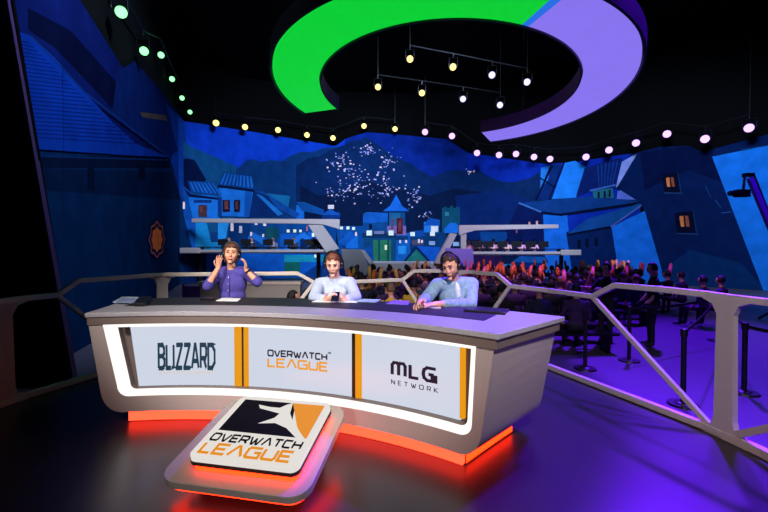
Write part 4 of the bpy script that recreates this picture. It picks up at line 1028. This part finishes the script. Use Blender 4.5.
# things on the desk
ZD = .963
def sheet(name, pts, m, label, cat='paper', th=.004):
    c = sum((gz(*p, ZD) for p in pts), Vector()) / len(pts)
    bm = BM(); prism(bm, [gz(*p, ZD) - c for p in pts], (0, 0, th)); o = obj(name, bm, m, loc=c); return tag(o, label, cat)
sheet('paper_sheet', [(216, 301), (238, 301.3), (241, 298.6), (222, 298.2)], PAPER, 'white paper sheets in front of the presenter in purple')
sheet('paper_sheet', [(312, 302), (357, 302.6), (353, 300.5), (319, 300)], PAPER, 'white paper sheets under the hands of the presenter with the phone')
sheet('paper_sheet', [(414, 307.5), (441, 308.6), (440, 305), (421, 303.8)], PAPER, 'white paper the presenter in denim is writing on')
sheet('paper_sheet', [(352, 301.5), (376, 302.5), (381, 299.8), (364, 299.2)], mat('pale_teal_paper', (150, 178, 176), .6), 'pale teal sheet on the desk right of the white-shirted presenter')
sheet('paper_sheet', [(386, 304), (408, 305), (410, 301.5), (394, 300.6)], mat('purple_reflection', (128, 104, 178), .6), 'sheet tinted by purple reflections on the desk left of the writing hand')  # purple reflections on the mat put into the sheet's colour
sheet('notebook', [(200, 300.4), (213, 300.8), (215, 298.6), (204, 298.2)], PLASTIC, 'black notebook on the desk left of the papers', 'notebook', .02)
c = gz(135, 301, ZD)
t = thing('tablet_computer', 'pale tablet lying near the left end of the desk', 'tablet', c)
bm = BM(); prism(bm, [gz(*p, ZD) - c for p in ((113, 303), (134, 303.8), (140, 298), (122, 297.6))], (0, 0, .012)); obj('body', bm, mat('tablet_grey', (176, 184, 204), .3), t)
bm = BM(); prism(bm, [gz(*p, ZD + .012) - c for p in ((115, 302.4), (132, 303.2), (138, 298.6), (123, 298.2))], (0, 0, .002)); obj('screen', bm, mat('tablet_screen', (160, 176, 214), .15), t)
bm = BM(); prism(bm, [gz(*p, ZD) - gz(142, 303, ZD) for p in ((133, 306), (146, 306), (151, 299), (141, 298.6))], (0, 0, .03)); tag(obj('control_box', bm, PLASTIC, loc=gz(142, 303, ZD), bevel=.004), 'black control box beside the tablet at left end of desk', 'box')
c = gz(484, 313, ZD)
t = thing('laptop', 'black laptop with raised lid at the right end of the desk', 'laptop', c)
e = dq(1, 0, 0); tv = (gz(503, 313.5, ZD) - gz(468, 311, ZD)).normalized(); bv = Vector((-tv.y, tv.x, 0))
Ml = Matrix((tv, bv, Vector((0, 0, 1)))).transposed()
bm = BM(); box(bm, Ml @ Vector((0, .11, .009)), (.34, .23, .016), Ml); obj('keyboard_base', bm, PLASTIC, t, bevel=.003)
Mt = Ml @ Matrix.Rotation(math.radians(-58), 3, 'X')
bm = BM(); box(bm, Ml @ Vector((0, .0, .018)) + Mt @ Vector((0, .05, 0)) , (.34, .10, .008), Mt); obj('lid', bm, PLASTIC, t, bevel=.003)

# ------------------------------------------------------------------ the crowd
HF = -.55
CSHIRT = mat('crowd_clothes', (255, 255, 255), .85, vary=.15, objcol=True)
CSKIN = mat('crowd_skin', (206, 142, 120), .55); CTROU = mat('crowd_trousers', (24, 24, 34), .85)
HAIRS = [mat('crowd_black_hair', (16, 13, 13), .7), mat('crowd_brown_hair', (40, 25, 19), .7), mat('crowd_fair_hair', (104, 76, 50), .7)]
def figure(seated, pose):
    """faces +Y; origin on the floor under the hips"""
    bm = BM(); hz = .52 if seated else .92
    ball(bm, (0, 0, hz), (.17, .13, .13), 12); ball(bm, (0, .01, hz + .20), (.16, .11, .2), 12); ball(bm, (0, .0, hz + .38), (.19, .11, .16), 12)
    capsule(bm, (0, .01, hz + .5), (0, .03, hz + .62), .058, .052, 8); ball(bm, (0, .04, hz + .70), (.078, .098, .122), 14)
    capsule(bm, (0, .125, hz + .71), (0, .145, hz + .675), .01, .015, 6)
    for s in (-1, 1):
        ball(bm, (s * .08, .04, hz + .69), (.012, .02, .03), 6)
        sh = Vector((s * .19, 0, hz + .45))
        if pose == 'up': e_ = sh + Vector((s * .10, .16, -.05)); w_ = e_ + Vector((-s * .04, .08, .24))
        elif pose == 'reach': e_ = sh + Vector((s * .05, .18, -.18)); w_ = e_ + Vector((-s * .02, .26, .03))
        elif pose == 'down': e_ = sh + Vector((s * .07, .03, -.29)); w_ = e_ + Vector((-s * .03, .16, -.18))
        capsule(bm, sh, e_, .058, .047, 8); capsule(bm, e_, w_, .045, .032, 8); d_ = (w_ - e_).normalized()
        capsule(bm, w_, w_ + d_ * .09, .034, .03, 8); capsule(bm, w_ + d_ * .03, w_ + d_ * .07 + Vector((-s * .035, .02, 0)), .014, .012, 6)
        hip = Vector((s * .09, .02, hz - .02))
        if seated: k_ = hip + Vector((s * .03, .42, .0)); f_ = k_ + Vector((0, .03, -.44))
        else: k_ = hip + Vector((s * .02, .03, -.44)); f_ = k_ + Vector((0, -.02, -.40))
        capsule(bm, hip, k_, .085, .06, 8); capsule(bm, k_, f_, .06, .042, 8); capsule(bm, f_, f_ + Vector((s * .02, .15, -.02)), .042, .034, 8)
    me = remesh(bm, .024, 2, 'spectator_body')
    for m_ in (CSHIRT, CSKIN, CTROU): me.materials.append(m_)
    for p in me.polygons:
        c = p.center; k = 0
        if c.z > hz + .535 and abs(c.x) < .15: k = 1
        elif c.z < hz + .02: k = 2
        if abs(c.x) > .10:
            if pose == 'up' and c.y > .19 and c.z > hz + .45: k = 1
            if pose == 'reach' and c.y > .24 and c.z > hz + .15: k = 1
            if pose == 'down' and c.y > .06 and hz < c.z < hz + .17 and abs(c.x) > .18: k = 1
        p.material_index = k
    hb = BM(); vs = ball(hb, (0, 0, 0), 1, 16)
    bmesh.ops.delete(hb, geom=[f for f in hb.faces if f.calc_center_median().z < (.45 if f.calc_center_median().y > .45 else -.4)], context='FACES')
    for v in hb.verts: x, y, z = v.co; v.co = (x * .088, .03 + y * .104, hz + .708 + z * .132)
    rim(hb, .85, (0, .03, hz + .7))
    hm_ = bpy.data.meshes.new('spectator_hair'); hb.to_mesh(hm_); hb.free()
    for p in hm_.polygons: p.use_smooth = True
    hms = []
    for m_ in HAIRS:
        c_ = hm_.copy(); c_.materials.append(m_); hms.append(c_)
    return me, hms
FIG = {k: figure(*k) for k in ((True, 'up'), (True, 'down'), (False, 'reach'), (False, 'down'), (False, 'up'))}
CN = {'black': (16, 15, 20), 'dark blue': (24, 28, 60), 'dark purple': (54, 26, 80), 'grey': (92, 88, 98), 'green': (34, 74, 44), 'red': (150, 28, 30), 'yellow': (178, 140, 40), 'white': (200, 190, 200), 'maroon': (84, 26, 44)}
HN = ('black', 'brown', 'fair')
def spectator(x, y, z, rz, kind, shirt, hair, label, group):
    t = thing('person', label, 'person', (x, y, z), group); t.rotation_euler.z = rz
    me, hms = FIG[kind]
    b = bpy.data.objects.new('body', me); COL.objects.link(b); b.parent = t; b.color = (*lin(CN[shirt]), 1)
    h = bpy.data.objects.new('hair', hms[hair]); COL.objects.link(h); h.parent = t
    return t
BATM = {'orange': mat('orange_baton', (245, 120, 50), .4), 'pink': mat('pink_baton', (240, 110, 140), .4), 'yellow': mat('yellow_baton', (226, 190, 80), .4)}
BME = {}
for k, m_ in BATM.items():
    bm = BM(); cyl(bm, (0, 0, .23), .046, .38, 14); ball(bm, (0, 0, .42), (.042, .042, .05), 12); ball(bm, (0, 0, .04), (.042, .042, .03), 12)
    me = bpy.data.meshes.new('baton'); bm.to_mesh(me); bm.free(); me.materials.append(m_)
    for p in me.polygons: p.use_smooth = True
    BME[k] = me
def baton(p, tilt, az, c, label):
    o = bpy.data.objects.new('inflatable_baton', BME[c]); COL.objects.link(o); o.location = p; o.rotation_euler = (tilt * math.cos(az), tilt * math.sin(az), 0)
    tag(o, label, 'baton', c + ' batons in the crowd')
def zone(px):
    if px < 400: return 'right of the middle presenter'
    if px < 450: return 'behind the writing presenter'
    if px < 520: return 'right of the writing presenter'
    if px < 590: return 'below the right balcony'
    return 'before the moonlit wall'
rr = random.Random(11)
pool = ['black'] * 6 + ['dark blue'] * 4 + ['dark purple'] * 5 + ['grey'] * 1 + ['green'] * 2 + ['maroon'] * 2
row = 0; y = 7.9
while y < 17.2:
    depth = 'front rows' if row < 3 else ('middle rows' if row < 7 else 'back rows')
    x0 = (350 - 384) / F * y; x1 = ((600 if row < 3 else 640) - 384) / F * y
    bench_x0, bench_x1 = x0 - .3, x1 + .3
    x = x0 + rr.uniform(0, .3)
    while x < x1:
        px = 384 + x / y * F
        if not (425 < px < 470 and row < 2) and rr.random() < .93:
            up = rr.random() < (.36 if px > 470 else .16)
            sh = rr.choice(pool if px < 470 else pool[:15])
            if px < 470 and rr.random() < .15: sh = rr.choice(['green', 'red', 'yellow'])
            hr_ = rr.choice([0, 0, 0, 1, 1, 2])
            xx, yy = x + rr.uniform(-.06, .06), y + rr.uniform(-.05, .05)
            spectator(xx, yy, HF, rr.uniform(-.35, .35), (True, 'up' if up else 'down'), sh, hr_, 'spectator in %s, %s hair%s, %s %s' % (sh, HN[hr_], ', arms up' if up else '', depth, zone(px)), 'seated crowd behind the rail')
            if up:
                col = rr.choice(['orange', 'orange', 'pink', 'orange'] if px > 450 else ['orange', 'yellow', 'orange'])
                for s in (-1, 1):
                    baton(Vector((xx + s * .25, yy + .24, HF + 1.10)), rr.uniform(-.5, .6), rr.uniform(-1.2, 1.2), col, '%s inflatable baton held up in the crowd, %s %s' % (col, depth, zone(px)))
        x += rr.uniform(.64, .80)
    t = thing('bench', 'long dark bench under the seated crowd, %s row from the rail' % ('first second third fourth fifth sixth seventh eighth ninth tenth eleventh twelfth'.split()[row]), 'bench', ((bench_x0 + bench_x1) / 2, y, HF), 'benches under the crowd')
    L = bench_x1 - bench_x0
    bm = BM(); box(bm, (0, -.03, .37), (L, .34, .05)); obj('seat', bm, DARKMET, t)
    for xx in (-L / 2 + .2, 0, L / 2 - .2):
        bm = BM(); box(bm, (xx, -.03, .172), (.05, .3, .345)); obj('leg', bm, DARKMET, t)
    y += .92; row += 1
# dark figures beside the barrier wall, and the two at the far right
for px, D, sh in ((291, 6.6, 'black'), (306, 6.9, 'black'), (318, 7.6, 'maroon')):
    p = gd(px, 290, D); spectator(p.x, D, HF, -1.3, (True, 'down'), sh, 0, 'seated person in %s at right end of grey barrier, %s' % (sh, 'nearest the middle presenter' if px == 316 else ('middle one' if px == 307 else 'furthest left')), 'people by the barrier end')
for px, nm in ((704, 'left one'), (722, 'right one')):
    p = gd(px, 290, 10.2); spectator(p.x, 10.2, HF, .5, (True, 'down'), 'dark purple', 0, 'seated dark-haired person by the right rail post, %s of the pair' % nm, 'pair by the right rail post')
for k, (px, D) in enumerate(((668, 12.5), (682, 12.0), (640, 13.0))):
    p = gd(px, 290, D); spectator(p.x, D, HF, .4, (True, 'up' if k != 1 else 'down'), ('black', 'dark purple', 'black')[k], 0, ('seated person in black holding up batons, right of the standing crew member', 'seated person in dark purple, right of the standing crew', 'seated person in black with arms up, between the two standing crew members')[k], 'seated crowd behind the rail')
    if k != 1:
        for s in (-1, 1): baton(Vector((p.x + s * .2, D + .24, HF + 1.1)), .1 * s, 1.2, 'pink', 'pink inflatable baton held up %s' % ('right of the standing crew' if k == 0 else 'between the two standing crew members'))
p = gd(607, 345, 8.4); spectator(p.x, 8.4, HF, 1.9, (False, 'reach'), 'black', 0, 'standing crew member in black reaching forward beside the crowd, left one', 'standing crew members')
p = gd(653, 345, 8.3); spectator(p.x, 8.3, HF, 1.2, (False, 'down'), 'black', 0, 'standing crew member in black behind the rail, right one', 'standing crew members')
# crowd barrier posts with belts
BELT = mat('black_belt', (12, 12, 18), .8)
def stanchion(px, py, label, to=()):
    p = gz(px, py, HF); t = thing('stanchion', label, 'stanchion', p, 'belt barrier posts right of the desk')
    bm = BM(); cyl(bm, (0, 0, .012), .18, .024, 28, .17); ball(bm, (0, 0, .02), (.10, .10, .03), 16); obj('base', bm, PLASTIC, t)
    bm = BM(); cyl(bm, (0, 0, .47), .032, .90, 16); obj('pole', bm, PLASTIC, t)
    bm = BM(); cyl(bm, (0, 0, .95), .042, .10, 16); obj('belt_head', bm, PLASTIC, t, bevel=.006)
    for q2 in to:
        v = gz(*q2, HF) - p; bm = BM(); pts = [Vector((0, 0, .95)) + v * (i / 8) - Vector((0, 0, .05 * math.sin(PI * i / 8))) for i in range(9)]
        tube(bm, pts, .02, sq=(.008, .05)); obj('belt', bm, BELT, t)
stanchion(585, 369, 'black belt barrier post nearest the desk, in front of the crowd')
stanchion(629, 361, 'black belt barrier post right of the first one, behind the diagonal brace', [(717, 341)])
stanchion(683, 405, 'black belt barrier post nearest the camera, left of the wide rail post', [(717, 341)])
stanchion(717, 341, 'black belt barrier post furthest back, just left of the wide rail post')
stanchion(744, 393, 'black belt barrier post just right of the wide rail post', [(800, 400), (717, 341)])
# boxes on the hall floor
p = gz(578, 333, HF); t = thing('road_case', 'black road case standing on the hall floor before the crowd', 'case', p)
bm = BM(); box(bm, (0, .25, .33), (.85, .5, .5)); obj('case_body', bm, DARKMET, t, bevel=.01)
bm = BM(); box(bm, (0, .25, .60), (.87, .52, .05)); obj('lid', bm, PLASTIC, t, bevel=.01)
for sx in (-.35, .35):
    for sy in (.06, .44): bm = BM(); cyl(bm, (sx, sy, .04), .04, .04, 14, None, Matrix.Rotation(PI / 2, 3, 'Y')); obj('caster_wheel', bm, PLASTIC, t)
p = gz(580, 329.5, HF) + Vector((.1, -.25, 0)); t = thing('duffel_bag', 'small orange and beige bag lying on the floor by the road case', 'bag', p)
bm = BM(); capsule(bm, (-.22, 0, .1), (.02, 0, .1), .1, .1, 14); obj('orange_half', bm, mat('orange_canvas', (224, 104, 44), .8), t, True)
bm = BM(); capsule(bm, (.06, 0, .09), (.3, .03, .09), .085, .09, 14); obj('beige_half', bm, mat('beige_canvas', (206, 186, 150), .8), t, True)
bm = BM(); tube(bm, [(-.2, 0, .18), (-.1, .0, .26), (.1, 0, .26), (.2, 0, .17)], .01, 6); obj('handle', bm, PLASTIC, t)
# camera crane at far right
JD = 11.0
base = gd(785, 300, JD); base.z = HF
t = thing('camera_crane', 'camera crane arm in purple light reaching in from the right edge', 'camera crane', base)
piv = Vector((0, 0, 1.62)); tip = gd(750, 178, JD) - base
bm = BM(); tube(bm, [piv - (tip - piv) * .25, piv, tip], .07, sq=(.10, .13)); obj('arm', bm, mat('crane_arm_purple_lit', (120, 96, 190), .4, .3), t)  # purple stage light put into the arm's colour
bm = BM(); tube(bm, [piv + Vector((0, 0, .25)), tip + Vector((.1, 0, .12))], .02, 6); obj('stay_cable', bm, DARKMET, t)
bm = BM(); cyl(bm, (0, 0, .75), .09, 1.5, 16); 
for a in range(3):
    an = a * 2 * PI / 3; tube(bm, [(0, 0, .5), (.55 * math.cos(an), .55 * math.sin(an), .02)], .03, 8)
obj('pedestal', bm, DARKMET, t)
bm = BM(); box(bm, piv - (tip - piv) * .25, (.3, .3, .3)); obj('counterweight', bm, DARKMET, t)
bm = BM(); box(bm, tip + Vector((-.05, 0, .08)), (.22, .16, .10)); tube(bm, [tip + Vector((-.14, 0, .1)), tip + Vector((-.18, 0, -.35))], .03, 8); obj('remote_head', bm, DARKMET, t)
bm = BM(); box(bm, tip + Vector((-.22, 0, -.42)), (.34, .18, .2)); cyl(bm, tip + Vector((-.46, 0, -.42)), .07, .2, 16, .08, Matrix.Rotation(PI / 2, 3, 'Y')); obj('camera', bm, DARKMET, t)
